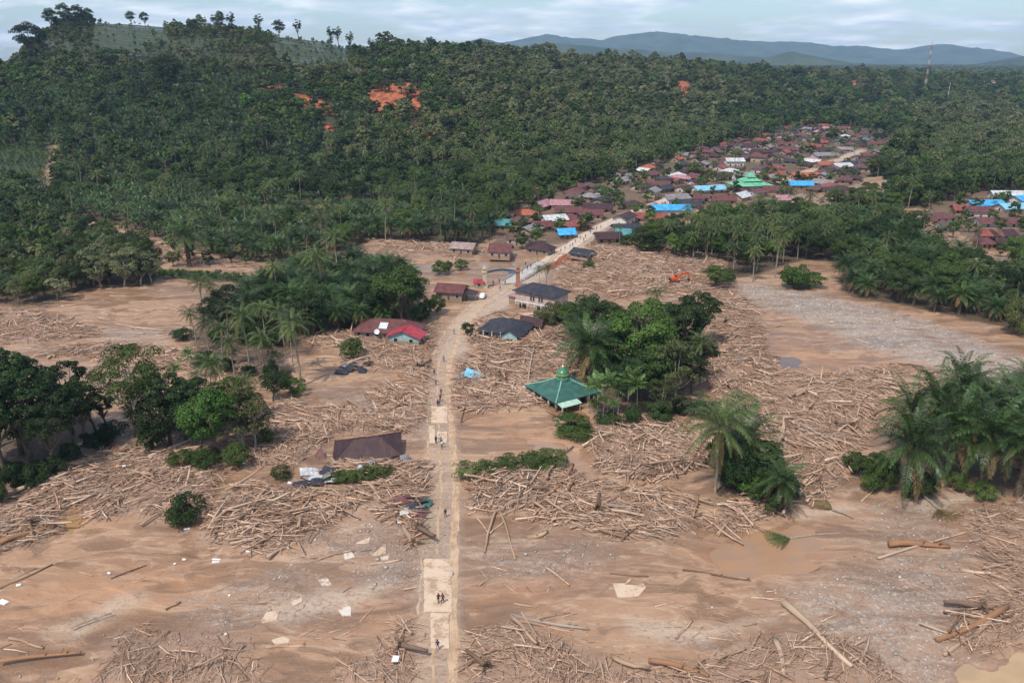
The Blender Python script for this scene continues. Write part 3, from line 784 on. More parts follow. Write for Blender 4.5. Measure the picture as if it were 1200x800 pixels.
def palm(name, seed, kind, h, lod=0, big=None):
    """returns trunk mesh, crown mesh, and the list of (frond mesh, matrix) of the same palm"""
    rg = np.random.default_rng(seed)
    P_ = dict(oil=dict(n=40, L=5.4, ll=.85, lw=.085, el=(-.6, 1.3), dr=(.9, 1.5), nl=44, r=(.42, .36)),
              coco=dict(n=26, L=5.0, ll=.58, lw=.075, el=(-.95, 1.3), dr=(.7, 1.5), nl=44, r=(.2, .13)),
              areca=dict(n=11, L=2.3, ll=.75, lw=.2, el=(-.3, 1.35), dr=(.6, 1.3), nl=12, r=(.1, .07)))[kind]
    if big: P_.update(L=big, n=34, nl=56, ll=.8)
    n = P_['n'] if not lod else {'oil': 20, 'coco': 16, 'areca': 8}[kind]
    mb = MB()
    bx = rg.normal(0, .05 if kind != 'oil' else .01, 2) * h
    pts = [(0, 0, -.4)] + [(bx[0] * t * t, bx[1] * t * t, h * t) for t in (.12, .35, .6, .8, 1.0)]
    r0, r1 = P_['r']
    mb.tube(pts, [r0 * 1.35, r0 * 1.1, r0 * .95, (r0 + r1) / 2, r1, r1], 7 if not lod else 5)
    if kind == 'coco' and not lod:
        for k in range(7):
            a = k * .9; mb.lathe([(.02, -.16), (.12, -.08), (.14, .0), (.1, .1), (.02, .15)], 6, (bx[0] + .3 * math.cos(a), bx[1] + .3 * math.sin(a), h - .35 - .05 * k))
    if kind == 'oil' and not lod:
        for k in range(40):   # old frond bases
            a = k * 2.4; z = h * (.08 + .9 * k / 40); rr = r0 * .98
            mb.box((rr * math.cos(a), rr * math.sin(a), z), (.16, .14, .22), 0, Matrix.Rotation(a, 3, 'Z') @ Matrix.Rotation(.5, 3, 'Y'))
    trunk = mb.mesh(name + '_trunk', M_PALMTRUNK if kind == 'oil' else M_BARKPALE, False)
    base_f = []
    lv = LEAF[kind]
    protos = []
    ne = 6
    for k in range(ne):
        e = P_['el'][0] + (P_['el'][1] - P_['el'][0]) * (k + .5) / ne
        d = P_['dr'][0] + (P_['dr'][1] - P_['dr'][0]) * rg.uniform(.3, .8)
        if kind == 'coco': d = .8 + 1.15 * (e > .0)
        V, Fq = frond_np(P_['L'] * (1.0 if e > -.2 else .85), e, d, P_['nl'], P_['ll'], P_['lw'], rg, lod=lod, vee=.3 if kind == 'oil' else .55)
        protos.append((e, V, Fq))
    V_all = []; F_all = []; MI = []; o = 0; flist = []
    fm = []
    for (e, V, Fq) in protos:
        m = lv
        if kind == 'oil' and e < -.3: m = LEAF['dead']
        if kind == 'coco' and e < -.65: m = LEAF['dead']
        fm.append(mesh_np(name + '_frond', V, Fq, [m]) if not lod else None)
    for k in range(n):
        t = (k + .5) / n
        j = min(ne - 1, int((t ** .8) * ne))
        if kind == 'oil' and j == 0 and k % 3 == 0 and lod: j = 1
        yaw = k * 2.39996 + rg.uniform(-.2, .2); roll = rg.uniform(-.25, .25)
        Mx = Matrix.Translation((bx[0], bx[1], h - .05 + .35 * t)) @ rotM(yaw, roll) @ Matrix.Scale(rg.uniform(.85, 1.1), 4)
        flist.append((fm[j], Mx))
        e, V, Fq = protos[j]
        A = np.array(Mx)
        Vw = V @ A[:3, :3].T + A[:3, 3]
        V_all.append(Vw); F_all.append(Fq + o); o += len(V)
        dead = (kind == 'oil' and e < -.3) or (kind == 'coco' and e < -.65)
        MI.append(np.full(len(Fq), 1 if dead else 0))
    crown = mesh_np(name + '_crown', np.concatenate(V_all), np.concatenate(F_all), [lv, LEAF['dead']], midx=np.concatenate(MI))
    L = P_['L']
    return dict(trunk=trunk, crown=crown, fronds=flist, h=h + L * .72, w=L * 1.75, th=h)

def make_protos():
    for i, (h, w, b) in enumerate([(15, 7.5, 5.0), (16, 8.5, 5.5), (14, 7, 4.2)]):
        PROTO.setdefault('slim', []).append(broadleaf('slim', 100 + i, h, w, b, LEAF['dark'], 40, 8500, .185, .5, M_BARK, .4))
    for i, (h, w, b) in enumerate([(13, 11, 3.4), (12, 10, 2.8), (14, 11, 3.6)]):
        PROTO.setdefault('dark', []).append(broadleaf('dark', 110 + i, h, w, b, LEAF['dark'], 48, 11000, .20))
        PROTO.setdefault('mid', []).append(broadleaf('mid', 120 + i, h, w * .95, b, LEAF['mid'], 48, 11000, .20))
    for i, (h, w, b) in enumerate([(12, 9, 3.4), (11, 8, 3.0)]):
        PROTO.setdefault('olive', []).append(broadleaf('olive', 130 + i, h, w, b, LEAF['olive'], 36, 7000, .18, .5, M_BARKPALE, .4))
        PROTO.setdefault('pale', []).append(broadleaf('pale', 140 + i, h * .8, w * .85, b * .6, LEAF['pale'], 30, 4600, .16, .5, M_BARKPALE, .5))
        PROTO.setdefault('bright', []).append(broadleaf('bright', 150 + i, h * .95, w * 1.05, b, LEAF['bright'], 46, 12000, .18, .6, M_BARK))
    PROTO['spread'] = [broadleaf('spread', 160, 20, 16, 7.5, LEAF['mid'], 54, 12500, .21, .6, M_BARKPALE, .3)]
    PROTO['vine'] = [broadleaf('vine', 165, 14, 8, 5, LEAF['dark'], 40, 9500, .2, .6, M_BARK, .2, True)]
    for i, m in enumerate(('mid', 'bright', 'olive', 'dark')):
        PROTO['bush_' + m] = [broadleaf('bush', 170 + i * 2 + k, 3.6, 5.2, .1, LEAF[m], 34, 6500, .115, .7) for k in range(2)]
    PROTO['oil'] = [palm('oil_palm', 200 + i, 'oil', hh) for i, hh in enumerate((5.2, 4.2, 6.2))]
    PROTO['coco'] = [palm('coconut', 210 + i, 'coco', hh) for i, hh in enumerate((12.5, 14.5, 11.0))]
    PROTO['cocobig'] = [palm('large_coconut', 215, 'coco', 9.5, 0, 7.4)]
    PROTO['areca'] = [palm('areca', 220 + i, 'areca', hh) for i, hh in enumerate((7.5, 6.0))]
    # light versions for the distance
    for i, (h, w, b) in enumerate([(12, 10, 2.0), (13, 9, 2.5)]):
        for m in ('dark', 'mid', 'olive', 'pale', 'bright'):
            PROTO.setdefault('far_' + m, []).append(broadleaf('far_' + m, 300 + i * 7 + len(m), h * (.85 if m == 'pale' else 1), w, b, LEAF[m], 22, 1150, .55, .6, M_BARK))
    PROTO['far_oil'] = [palm('far_oil', 330 + i, 'oil', 4.5, 1) for i in range(2)]
    PROTO['far_coco'] = [palm('far_coco', 340 + i, 'coco', 12.0, 1) for i in range(2)]
NAMES = {'oil': ('oil_palm', 'oil palm'), 'coco': ('coconut_palm', 'coconut palm'), 'areca': ('areca_palm', 'slender areca palm')}
NAMES['cocobig'] = NAMES['coco']
ADJ = {'cocobig': 'large coconut palm', 'slim': 'tall slender dark green tree', 'dark': 'dense dark green tree', 'mid': 'leafy mid green tree', 'olive': 'loose olive green tree', 'pale': 'thin pale grey green tree',
       'bright': 'round bright green tree', 'spread': 'tall spreading tree with forked pale trunk', 'vine': 'tall dark tree hung with vines',
       'bush_mid': 'low mid green bush', 'bush_bright': 'low bright green bush', 'bush_olive': 'low olive green bush', 'bush_dark': 'low dark green bush',
       'oil': 'oil palm with feathery fronds', 'coco': 'tall coconut palm', 'areca': 'slender areca palm with small crown'}
CAT = {'cocobig': 'coconut palm', 'oil': 'oil palm', 'coco': 'coconut palm', 'areca': 'areca palm'}
PLANTS = []     # (x, y, z, kind, scale, where, explicit)
def plant_px(bx_, by_, top, kind, where, w=None, label=None):
    x, y, z = P(bx_, by_)
    # real height from the survey pixels
    lo, hi = 0.5, 40.0
    for _ in range(30):
        m = (lo + hi) / 2
        if proj(x, y, z + m)[1] > top: lo = m
        else: hi = m
    k = rnd.randrange(len(PROTO[kind]))
    if kind.startswith('bush') and label is None: m *= rnd.uniform(.65, 1.2); w = w * rnd.uniform(.6, 1.1) if w else w
    s = m / PROTO[kind][k]['h']
    sw = s
    if w is not None:
        wm = w / F * (y * cp + CAM_H * sp)
        sw = wm / PROTO[kind][k]['w']
    PLANTS.append((x, y, z, kind, (sw, s), where, True, k, label))
def make_tree(x, y, z, kind, sc, where, k, label=None, fronds=False):
    p = PROTO[kind][k]
    nm = NAMES.get(kind, (('bush' if kind.startswith('bush') else 'broadleaf_tree'), 0))[0]
    cat = CAT.get(kind, 'bush' if kind.startswith('bush') else 'tree')
    lab = label or (ADJ[kind] + ' ' + where)
    o = thing(nm, lab, cat, (x, y, z), rnd.uniform(0, 6.28), None if label else 'stand of ' + lab, (sc[0], sc[0], sc[1]))
    link('trunk' if not kind.startswith('bush') else 'stem', p['trunk'], o)
    if fronds:
        for me, Mx in p['fronds']:
            f = link('frond', me, o); f.matrix_local = Mx
    else:
        link('crown' if not kind.startswith('bush') else 'foliage', p['crown'], o)
    return o

W_T1 = 'in the row beside the timber drift'
W_T2 = 'in the clump by the timber drift'
W_T3 = 'at the edge of the mud flat'
W_T4 = 'in the clump behind the green mosque'
W_T5 = 'in the clump at the end of the timber field'
W_T6 = 'beside the wide pool'
def plan_near():
    for b in [(8,562,436),(25,532,408),(40,550,430),(55,522,414),(72,537,436),(85,508,418),(100,522,438),(113,508,444),(15,502,402),(62,556,470),(126,506,452),(-15,542,402),(-30,566,420),(35,515,418),(-5,525,408),(88,528,455)]:
        plant_px(b[0], b[1], b[2], 'slim', W_T1)
    for b in [(20,574,545),(60,556,528),(0,590,556),(112,524,500),(40,566,540),(86,540,515),(-25,590,560),(130,512,490),(10,560,530)]:
        plant_px(b[0], b[1], b[2], 'bush_dark', W_T1, 42)
    plant_px(167, 514, 398, 'spread', W_T2, 96, 'tall spreading tree with pale forked trunk above the timber drift')
    plant_px(258, 538, 447, 'bright', W_T2, 62, 'round bright green tree at the edge of the timber drift')
    for b in [(200,522,432,'slim'),(218,516,440,'slim'),(196,526,462,'dark'),(236,532,466,'mid'),(158,512,468,'slim'),(300,526,462,'olive'),(286,530,452,'olive'),(240,500,440,'dark'),(180,505,440,'dark'),(275,500,440,'mid'),(225,505,450,'vine'),(320,470,432,'dark')]:
        plant_px(*b, W_T2)
    for b in [(215,545,520,'bush_mid'),(240,548,520,'bush_mid'),(180,528,500,'bush_dark'),(280,548,515,'bush_mid'),(310,520,495,'bush_mid'),(345,462,440,'bush_mid'),(335,450,425,'bush_dark')]:
        plant_px(b[0], b[1], b[2], b[3], W_T2, 38)
    for b in [(250,482,410),(294,496,435),(232,478,432),(262,470,420)]: plant_px(*b, 'coco', W_T2)
    for b in [(225,445,408),(275,440,408),(210,455,425)]: plant_px(*b, 'areca', W_T2)
    for b in [(238,376,318),(232,414,355),(293,432,352),(335,420,352),(353,452,358),(262,430,372),(276,446,388),(310,440,380),(246,420,366),(268,402,350),(312,404,348),(344,436,372),(327,363,300),(380,356,282),(397,331,262),(252,366,325)]: plant_px(*b, 'coco', W_T3)
    for b in [(300,432,396),(306,434,392),(312,430,398),(318,436,402),(324,440,410)]: plant_px(*b, 'areca', W_T3)
    for b in [(262,392,345),(280,388,350),(300,395,352),(270,370,330),(250,385,345)]: plant_px(*b, 'dark', W_T3)
    for b in [(240,428,408),(268,436,414),(292,442,420),(318,446,424),(255,400,376),(285,402,380),(310,400,378),(330,404,380),(215,398,385)]: plant_px(*b, 'bush_dark', W_T3, 32)
    plant_px(472, 380, 308, 'mid', '', 66, 'big round dark green tree between the red roofed and maroon houses')
    for b in [(500,372,350),(512,366,342),(492,380,358),(455,380,352)]: plant_px(*b, 'bush_mid', 'under the big round tree', 26)
    # clump at the mosque
    plant_px(745, 446, 348, 'bright', '', 82, 'round bright green tree with wide crown behind the green mosque')
    for b in [(690,400,342,'dark'),(722,440,388,'dark'),(800,425,342,'vine'),(815,410,338,'vine'),(765,468,402,'mid'),(792,474,396,'olive'),(776,490,440,'olive'),(730,470,420,'dark'),(750,470,410,'dark'),(810,460,410,'dark'),(775,430,380,'dark'),(706,445,395,'dark'),(740,425,372,'dark'),(668,390,352,'mid'),(690,385,348,'olive'),(715,400,352,'dark'),(785,405,352,'mid')]:
        plant_px(*b, W_T4)
    plant_px(838, 338, 310, 'mid', '', 34, 'small leaning tree at the head of the gravel riverbed')
    for b in [(692,446,372,'oil'),(682,428,372,'oil'),(770,378,332,'coco'),(820,455,385,'coco'),(798,450,398,'coco')]: plant_px(*b, W_T4)
    for b in [(700,492,440),(690,484,446),(712,488,436),(724,492,448),(735,486,432),(706,500,462),(746,488,440),(696,498,466),(718,500,468)]: plant_px(*b, 'areca', W_T4)
    for b in [(655,378,352),(668,384,358),(645,380,360),(640,372,360)]: plant_px(*b, 'bush_olive', 'beside the white house on stilts', 30)
    for b in [(740,496,470),(770,494,468),(715,498,478),(800,484,460),(825,488,470),(690,440,415),(830,420,396),(846,330,312)]: plant_px(*b, 'bush_dark', W_T4, 36)
    for b in [(668,504,488,'bush_mid'),(675,512,500,'bush_mid'),(600,548,532,'bush_mid'),(570,552,536,'bush_mid'),(628,546,534,'bush_mid'),(645,544,532,'bush_olive'),(550,556,542,'bush_olive')]: plant_px(b[0], b[1], b[2], b[3], 'lying on the near timber heaps', 44)
    plant_px(218, 612, 578, 'bush_dark', '', 44, 'round dark bush standing in the steep timber heap')
    for b in [(430,562,546),(410,566,548),(448,558,546),(395,562,552)]: plant_px(*b, 'bush_mid', 'in front of the collapsed maroon house', 28)
    plant_px(414, 418, 396, 'bush_mid', '', 30, 'small round tree over a heap of wreckage')
    plant_px(330, 560, 545, 'bush_olive', '', 26, 'wispy bush in the timber beside the wreckage')
    # right of the timber field
    plant_px(838, 578, 456, 'cocobig', '', 100, 'leaning coconut palm with drooping fronds beside the wide pool')
    plant_px(868, 562, 482, 'oil', '', 84, 'shaggy palm among bushes beside the leaning coconut palm')
    plant_px(892, 572, 516, 'vine', '', 50, 'vine covered tree behind the ragged young oil palm')
    plant_px(912, 600, 540, 'oil', '', 62, 'ragged young oil palm beside the wide pool')
    for b in [(850,570,530),(884,580,540),(900,592,550),(866,576,530),(860,545,505),(925,588,560),(845,556,515),(910,576,540),(880,556,510)]: plant_px(*b, 'bush_dark' if b[0] % 4 else 'bush_mid', W_T6, 46)
    for b in [(850,505,462),(870,495,458),(835,490,470)]: plant_px(*b, 'pale', 'at the end of the mosque clump', 46)
    for b in [(1060,580,472,92),(1108,562,452,84),(1150,572,466,96),(1192,582,476,88),(1086,545,428,80),(1112,524,408,70),(1142,528,440,76),(1172,532,448,78),(1198,550,442,84),(1198,484,422,70),(1180,505,436,70),(1225,570,470,90),(1230,510,430,80),(1130,500,425,60),(1060,530,445,70)]:
        plant_px(b[0], b[1], b[2], 'oil', W_T5, b[3])
    for b in [(1012,560,530),(1000,552,530),(1028,556,525),(1035,572,545),(1070,585,562),(1020,575,552),(1080,580,556),(1120,575,556),(1150,582,566),(1045,555,536)]: plant_px(*b, 'bush_mid', W_T5, 32)
    # beyond the riverbed
    for b in [(812,306,268),(826,304,262),(842,300,250),(880,298,250),(908,326,262),(882,330,285),(940,300,258),(950,296,255),(870,305,270),(1005,318,280),(1030,322,285),(860,296,248),(915,300,255)]: plant_px(*b, 'coco', 'on the bank above the timber field')
    for b in [(930,338,308),(948,336,316),(1190,392,336),(1180,372,330)]: plant_px(*b, 'bush_bright' if b[0] < 1000 else 'bush_olive', 'on the bank of the gravel riverbed', 44)
    plant_px(222, 312, 252, 'oil', '', 52, 'lone shaggy oil palm standing out on the mud flat')
    for b in [(110,334,285),(128,332,280),(146,336,286),(165,334,290),(178,332,292),(120,338,296)]: plant_px(*b, 'pale', 'at the rim of the mud flat')
    for b in [(632,340,308),(640,338,306)]: plant_px(*b, 'coco', 'behind the white house on stilts')
    for b in [(525,318,300),(540,316,302),(515,322,306),(548,392,380),(626,252,236),(735,290,272),(755,296,270),(690,316,306)]: plant_px(*b, 'bush_mid', 'by the gateway and the village road', 20)

def plan_far():
    """jittered grid of stems over the whole wooded country; species chosen by zone"""
    out = []
    for (y0, y1, s) in ((240, 560, 0), (560, 950, 6.6), (950, 2100, 9.5)):
        if s == 0: continue
        xs, ys = np.meshgrid(np.arange(-0.86 * y1, 0.86 * y1, s), np.arange(y0, y1, s))
        xs = (xs + rng.uniform(-.5, .5, xs.shape) * s).ravel(); ys = (ys + rng.uniform(-.5, .5, ys.shape) * s).ravel()
        a = xs / ys; yr = np.interp(a, _az, _yr)
        m = (np.abs(a) < .80) & (ys < yr + 90 + np.where(a > .05, 1500, 0))
        out.append((xs[m], ys[m], s))
    for zn in ZONES:
        if not zn['mix']: continue
        pw = poly(zn['poly']); lo, hi = pw.min(0), np.minimum(pw.max(0), 560)
        s = zn['s']
        xs, ys = np.meshgrid(np.arange(lo[0], pw[:, 0].max(), s), np.arange(lo[1], hi[1], s))
        xs = (xs + rng.uniform(-.4, .4, xs.shape) * s).ravel(); ys = (ys + rng.uniform(-.4, .4, ys.shape) * s).ravel()
        m = inside(xs, ys, pw) & (ys < 560)
        xs, ys = xs[m], ys[m]
        if zn.get('clear'):
            ok = segdist(xs, ys, ROAD2, False) > 4.5
            for a, b, c in OCC: ok &= np.hypot(xs - a, ys - b) > c * .82 + 1.2
            xs, ys = xs[ok], ys[ok]
        if not len(xs): continue
        for x, y, z in zip(xs.tolist(), ys.tolist(), height(xs, ys).tolist()):
            kind = rnd.choices(list(zn['mix']), list(zn['mix'].values()))[0]
            kk = rnd.randrange(len(PROTO[kind])); sc = rnd.uniform(.8, 1.15) * zn.get('sc', 1)
            PLANTS.append((x, y, z, kind, (sc, sc), zn['where'], False, kk, None))
    far = []
    for xs, ys, s in out:
        z = height(xs, ys); px, py = proj(xs, ys, z)
        ok = np.ones(len(xs), bool)
        vil = (inside(px, py, VILLAGE) | inside(px, py, VILLAGE2)) & (ys < 1250)
        keep = rng.uniform(0, 1, len(xs)) < 0.11
        ok &= ~(vil & ~keep)
        for p in SCARS: ok &= ~((inside(px, py, p) | inside(px, py - 7, p)) & (fbm(xs / 16, ys / 16, 207, 2) < .13))
        for i, p in enumerate(GRASSDOME): ok &= ~(inside(px, py, p) & (rng.uniform(0, 1, len(xs)) > (.25, .45, .5, .6)[i]))
        ok &= segdist(xs, ys, ROAD2, False) > 5
        xs, ys, z, px, py = xs[ok], ys[ok], z[ok], px[ok], py[ok]
        n1 = fbm(xs / 90, ys / 90, 61, 3); n2 = fbm(xs / 60, ys / 60, 67, 2); r = rng.uniform(0, 1, len(xs))
        plant = inside(px, py, [(-50,120),(60,100),(120,88),(200,80),(330,92),(420,118),(425,165),(400,205),(300,220),(-50,215)])
        palew = inside(px, py, [(60,60),(330,58),(430,72),(430,105),(340,100),(200,86),(80,90)]) | inside(px, py, [(500,70),(800,74),(880,110),(830,160),(640,165),(540,130)]) | inside(px, py, [(1060,128),(1210,128),(1210,190),(1080,180)]) | inside(px, py, [(900,80),(1080,84),(1080,95),(900,92)])
        darkw = inside(px, py, [(60,10),(118,5),(124,36),(56,36)])
        k = np.where(r < .24 + n1, 0, np.where(r < .56 + n2, 1, np.where(r < .82, 2, np.where(r < .92, 3, 4))))
        k = np.where(palew, np.where(r < .42, 3, np.where(r < .78, 2, np.where(r < .92, 1, 0))), k)
        k = np.where(plant & (n2 < .16), np.where(r < .78, 5, np.where(r < .9, 0, 1)), k)
        k = np.where(darkw, 0, k)
        co = (ys < 900) & (px > 380) & (py > 150) & (rng.uniform(0, 1, len(xs)) < .22)
        k = np.where(co, 6, k)
        big = 1 + .25 * (s > 8)
        sc = rng.triangular(.42, .72, 1.45, len(xs)) * big
        sc = np.where(rng.uniform(0, 1, len(xs)) < .03, sc * 1.5, sc)
        sc = np.where(vil[ok], sc * .72, sc); sc = np.where((py < 84) & (px < 440), sc * .62, sc)
        for i, p in enumerate(GRASSDOME[:3]): sc = np.where(inside(px, py, p), sc * .46, sc)
        sc = np.where((k == 5), .95 * rng.uniform(.85, 1.15, len(xs)) * big, sc); sc = np.where(k == 6, rng.uniform(.8, 1.15, len(xs)), sc)
        far.append((xs, ys, z, k, sc))
    cat = [np.concatenate([f[i] for f in far]) for i in range(5)]
    return cat

def gn_scatter(name, pts, rot, scl, idx, protos, mats_kind='stuff'):
    """one object of instanced stems (uncountable far woods)"""
    pc = bpy.data.collections.new(name + '_kinds')
    for i, me in enumerate(protos):
        o = bpy.data.objects.new('%s_kind_%02d' % (name, i), me); pc.objects.link(o)
    me = bpy.data.meshes.new(name)
    me.vertices.add(len(pts)); me.vertices.foreach_set('co', np.asarray(pts, np.float32).ravel())
    a = me.attributes.new('rz', 'FLOAT', 'POINT'); a.data.foreach_set('value', np.asarray(rot, np.float32))
    a = me.attributes.new('sc', 'FLOAT', 'POINT'); a.data.foreach_set('value', np.asarray(scl, np.float32))
    a = me.attributes.new('ki', 'INT', 'POINT'); a.data.foreach_set('value', np.asarray(idx, np.int32))
    me.update()
    o = link(name, me); o['kind'] = 'stuff'
    g = bpy.data.node_groups.new(name, 'GeometryNodeTree')
    g.interface.new_socket('Geometry', in_out='INPUT', socket_type='NodeSocketGeometry')
    g.interface.new_socket('Geometry', in_out='OUTPUT', socket_type='NodeSocketGeometry')
    N = g.nodes; L = g.links
    gi = N.new('NodeGroupInput'); go = N.new('NodeGroupOutput')
    ip = N.new('GeometryNodeInstanceOnPoints'); ci = N.new('GeometryNodeCollectionInfo')
    ci.inputs['Collection'].default_value = pc
    ci.inputs['Separate Children'].default_value = True; ci.inputs['Reset Children'].default_value = True
    def attr(nm, typ):
        n = N.new('GeometryNodeInputNamedAttribute'); n.data_type = typ; n.inputs['Name'].default_value = nm; return n.outputs[0]
    cx = N.new('ShaderNodeCombineXYZ'); L.new(attr('rz', 'FLOAT'), cx.inputs[2])
    L.new(gi.outputs[0], ip.inputs['Points']); L.new(ci.outputs[0], ip.inputs['Instance'])
    ip.inputs['Pick Instance'].default_value = True
    L.new(attr('ki', 'INT'), ip.inputs['Instance Index'])
    L.new(cx.outputs[0], ip.inputs['Rotation']); L.new(attr('sc', 'FLOAT'), ip.inputs['Scale'])
    L.new(ip.outputs[0], go.inputs[0])
    md = o.modifiers.new('scatter', 'NODES'); md.node_group = g
    return o
def joined(p, name):
    """trunk and crown of a prototype as one mesh"""
    bm = bmesh.new(); mats = []
    for part in ('trunk', 'crown'):
        me = p[part]; off = len(mats); n0 = len(bm.faces)
        bm.from_mesh(me)
        bm.faces.ensure_lookup_table()
        for f in bm.faces[n0:]: f.material_index += off
        mats += list(me.materials)
    out = bpy.data.meshes.new(name); bm.to_mesh(out); bm.free()
    for m in mats: out.materials.append(m)
    return out
FAR_INDIV = {}
def vegetation():
    make_protos()
    plan_near()
    fx, fy, fz, fk, fs = plan_far()
    kinds = ['far_dark', 'far_mid', 'far_olive', 'far_pale', 'far_bright', 'far_oil', 'far_coco']
    n_near = len(PLANTS)
    # apparent size decides which stand as single trees
    def size(p): return PROTO[p[3]][p[7]]['h'] * p[4][1] / math.hypot(p[0], p[1])
    fam = lambda k: 'coco' if k == 'cocobig' else k if k in ('oil', 'coco', 'areca') else ('bush' if k.startswith('bush') else 'tree')
    groups = {}
    for p in PLANTS: groups.setdefault(fam(p[3]), []).append(p)
    rest = []
    cnt = {}
    for g, L in groups.items():
        L.sort(key=lambda p: (not p[6], -size(p)))
        for p in L[:300]:
            near = g in ('oil', 'coco') and p[6] and math.hypot(p[0], p[1]) < 215
            make_tree(p[0], p[1], p[2], p[3], p[4], p[5], p[7], p[8], near)
        rest += L[300:]
        cnt[g] = min(300, len(L))
    # room left among the 300: the largest of the far stems too
    d = np.hypot(fx, fy)
    isoil, isco = fk == 5, fk == 6
    take = np.zeros(len(fx), bool)
    for g, m in (('oil', isoil), ('coco', isco), ('tree', ~isoil & ~isco)):
        left = 300 - cnt.get(g, 0)
        if left > 0:
            ii = np.where(m)[0]; ii = ii[np.argsort(-(fs[ii] * (12 if g != 'oil' else 8)) / d[ii])][:left]
            take[ii] = True
            for i in ii:
                kf = kinds[fk[i]]; k = kf[4:]
                x, y, z = float(fx[i]), float(fy[i]), float(fz[i])
                px, py = proj(x, y, z)
                where = 'on the oil palm slope' if px < 430 and py > 75 else ('rising on the skyline of the hill' if px < 560 and py <= 75 else 'among the village houses' if inside(np.array([px]), np.array([py]), VILLAGE)[0] else 'in the forest above the village')
                kk = int(rng.integers(len(PROTO[kf]))); PR = PROTO[kf][kk]
                nm = NAMES.get(k, ('broadleaf_tree', 0))[0]
                o = thing(nm, ADJ[k] + ' ' + where, CAT.get(k, 'tree'), (x, y, z), rnd.uniform(0, 6.28), 'stand of ' + ADJ[k] + ' ' + where, float(fs[i]))
                link('trunk', PR['trunk'], o); link('crown', PR['crown'], o)
    keep = ~take
    # the remaining near stems join the far woods
    pr = []; base = {}
    for k in kinds:
        base[k] = len(pr)
        for q, p in enumerate(PROTO[k]): pr.append(joined(p, 'kind_mesh'))
    def cat_of(k): return {'oil': 'far_oil', 'coco': 'far_coco', 'slim': 'far_dark', 'areca': 'far_coco'}.get(k, 'far_' + k)
    X = list(fx[keep]); Y = list(fy[keep]); Z = list(fz[keep]); S = list(fs[keep])
    I = [base[kinds[k]] for k in fk[keep]]
    for p in rest:
        X.append(p[0]); Y.append(p[1]); Z.append(p[2]); S.append(p[4][1]); I.append(base[cat_of(p[3])])
    I = np.array(I) + rng.integers(0, 2, len(I))
    oilset = (I >= base['far_oil']) & (I < base['far_coco'])
    pts = np.stack([X, Y, Z], 1); S = np.array(S); rot = rng.uniform(0, 6.28, len(S))
    a = gn_scatter('distant_forest', pts[~oilset], rot[~oilset], S[~oilset], I[~oilset], pr)
    a['label'] = 'mixed forest covering the hills and the country behind the village'; a['category'] = 'forest'
    b = gn_scatter('distant_oil_palm_plantation', pts[oilset], rot[oilset], S[oilset], I[oilset], pr)
    b['label'] = 'oil palm plantation covering the hill slope'; b['category'] = 'plantation'
    # far woods as patches of many crowns
    pm = []
    for q in range(3):
        rg = np.random.default_rng(500 + q)
        Vs = []; Fs = []; MI = []; o = 0
        for t in range(34):
            c = np.append(rg.uniform(-34, 34, 2), 0); hh = rg.uniform(7, 14); w = hh * rg.uniform(.3, .45)
            k = 36
            d_ = rg.normal(size=(k, 3)); d_ /= np.linalg.norm(d_, axis=1, keepdims=True); d_[:, 2] = np.abs(d_[:, 2]) - .35
            V, Fq = leafquads(c + np.array([0, 0, hh * .62]) + d_ * np.array([w, w, hh * .4]), d_ + .4 * rg.normal(size=(k, 3)) + np.array([0, 0, .3]), 2.0, rg)
            Vs.append(V); Fs.append(Fq + o); o += len(V); MI.append(np.full(k, rg.integers(0, 4)))
        pm.append(mesh_np('wood_patch', np.concatenate(Vs), np.concatenate(Fs), [LEAF[m] for m in ('dark', 'mid', 'olive', 'pale')], midx=np.concatenate(MI)))
    s = 52.0
    xs, ys = np.meshgrid(np.arange(-900, 5600, s), np.arange(1950, 7200, s))
    xs = (xs + rng.uniform(-.5, .5, xs.shape) * s).ravel(); ys = (ys + rng.uniform(-.5, .5, ys.shape) * s).ravel()
    aa = xs / ys; m = (aa > -.15) & (aa < .80)
    xs, ys = xs[m], ys[m]; z = height(xs, ys)
    c = gn_scatter('far_lowland_woods', np.stack([xs, ys, z - 1], 1), rng.uniform(0, 6.28, len(xs)), rng.uniform(.8, 1.25, len(xs)), rng.integers(0, 3, len(xs)), pm)
    c['label'] = 'unbroken woods on the lowland reaching to the blue mountains'; c['category'] = 'woods'

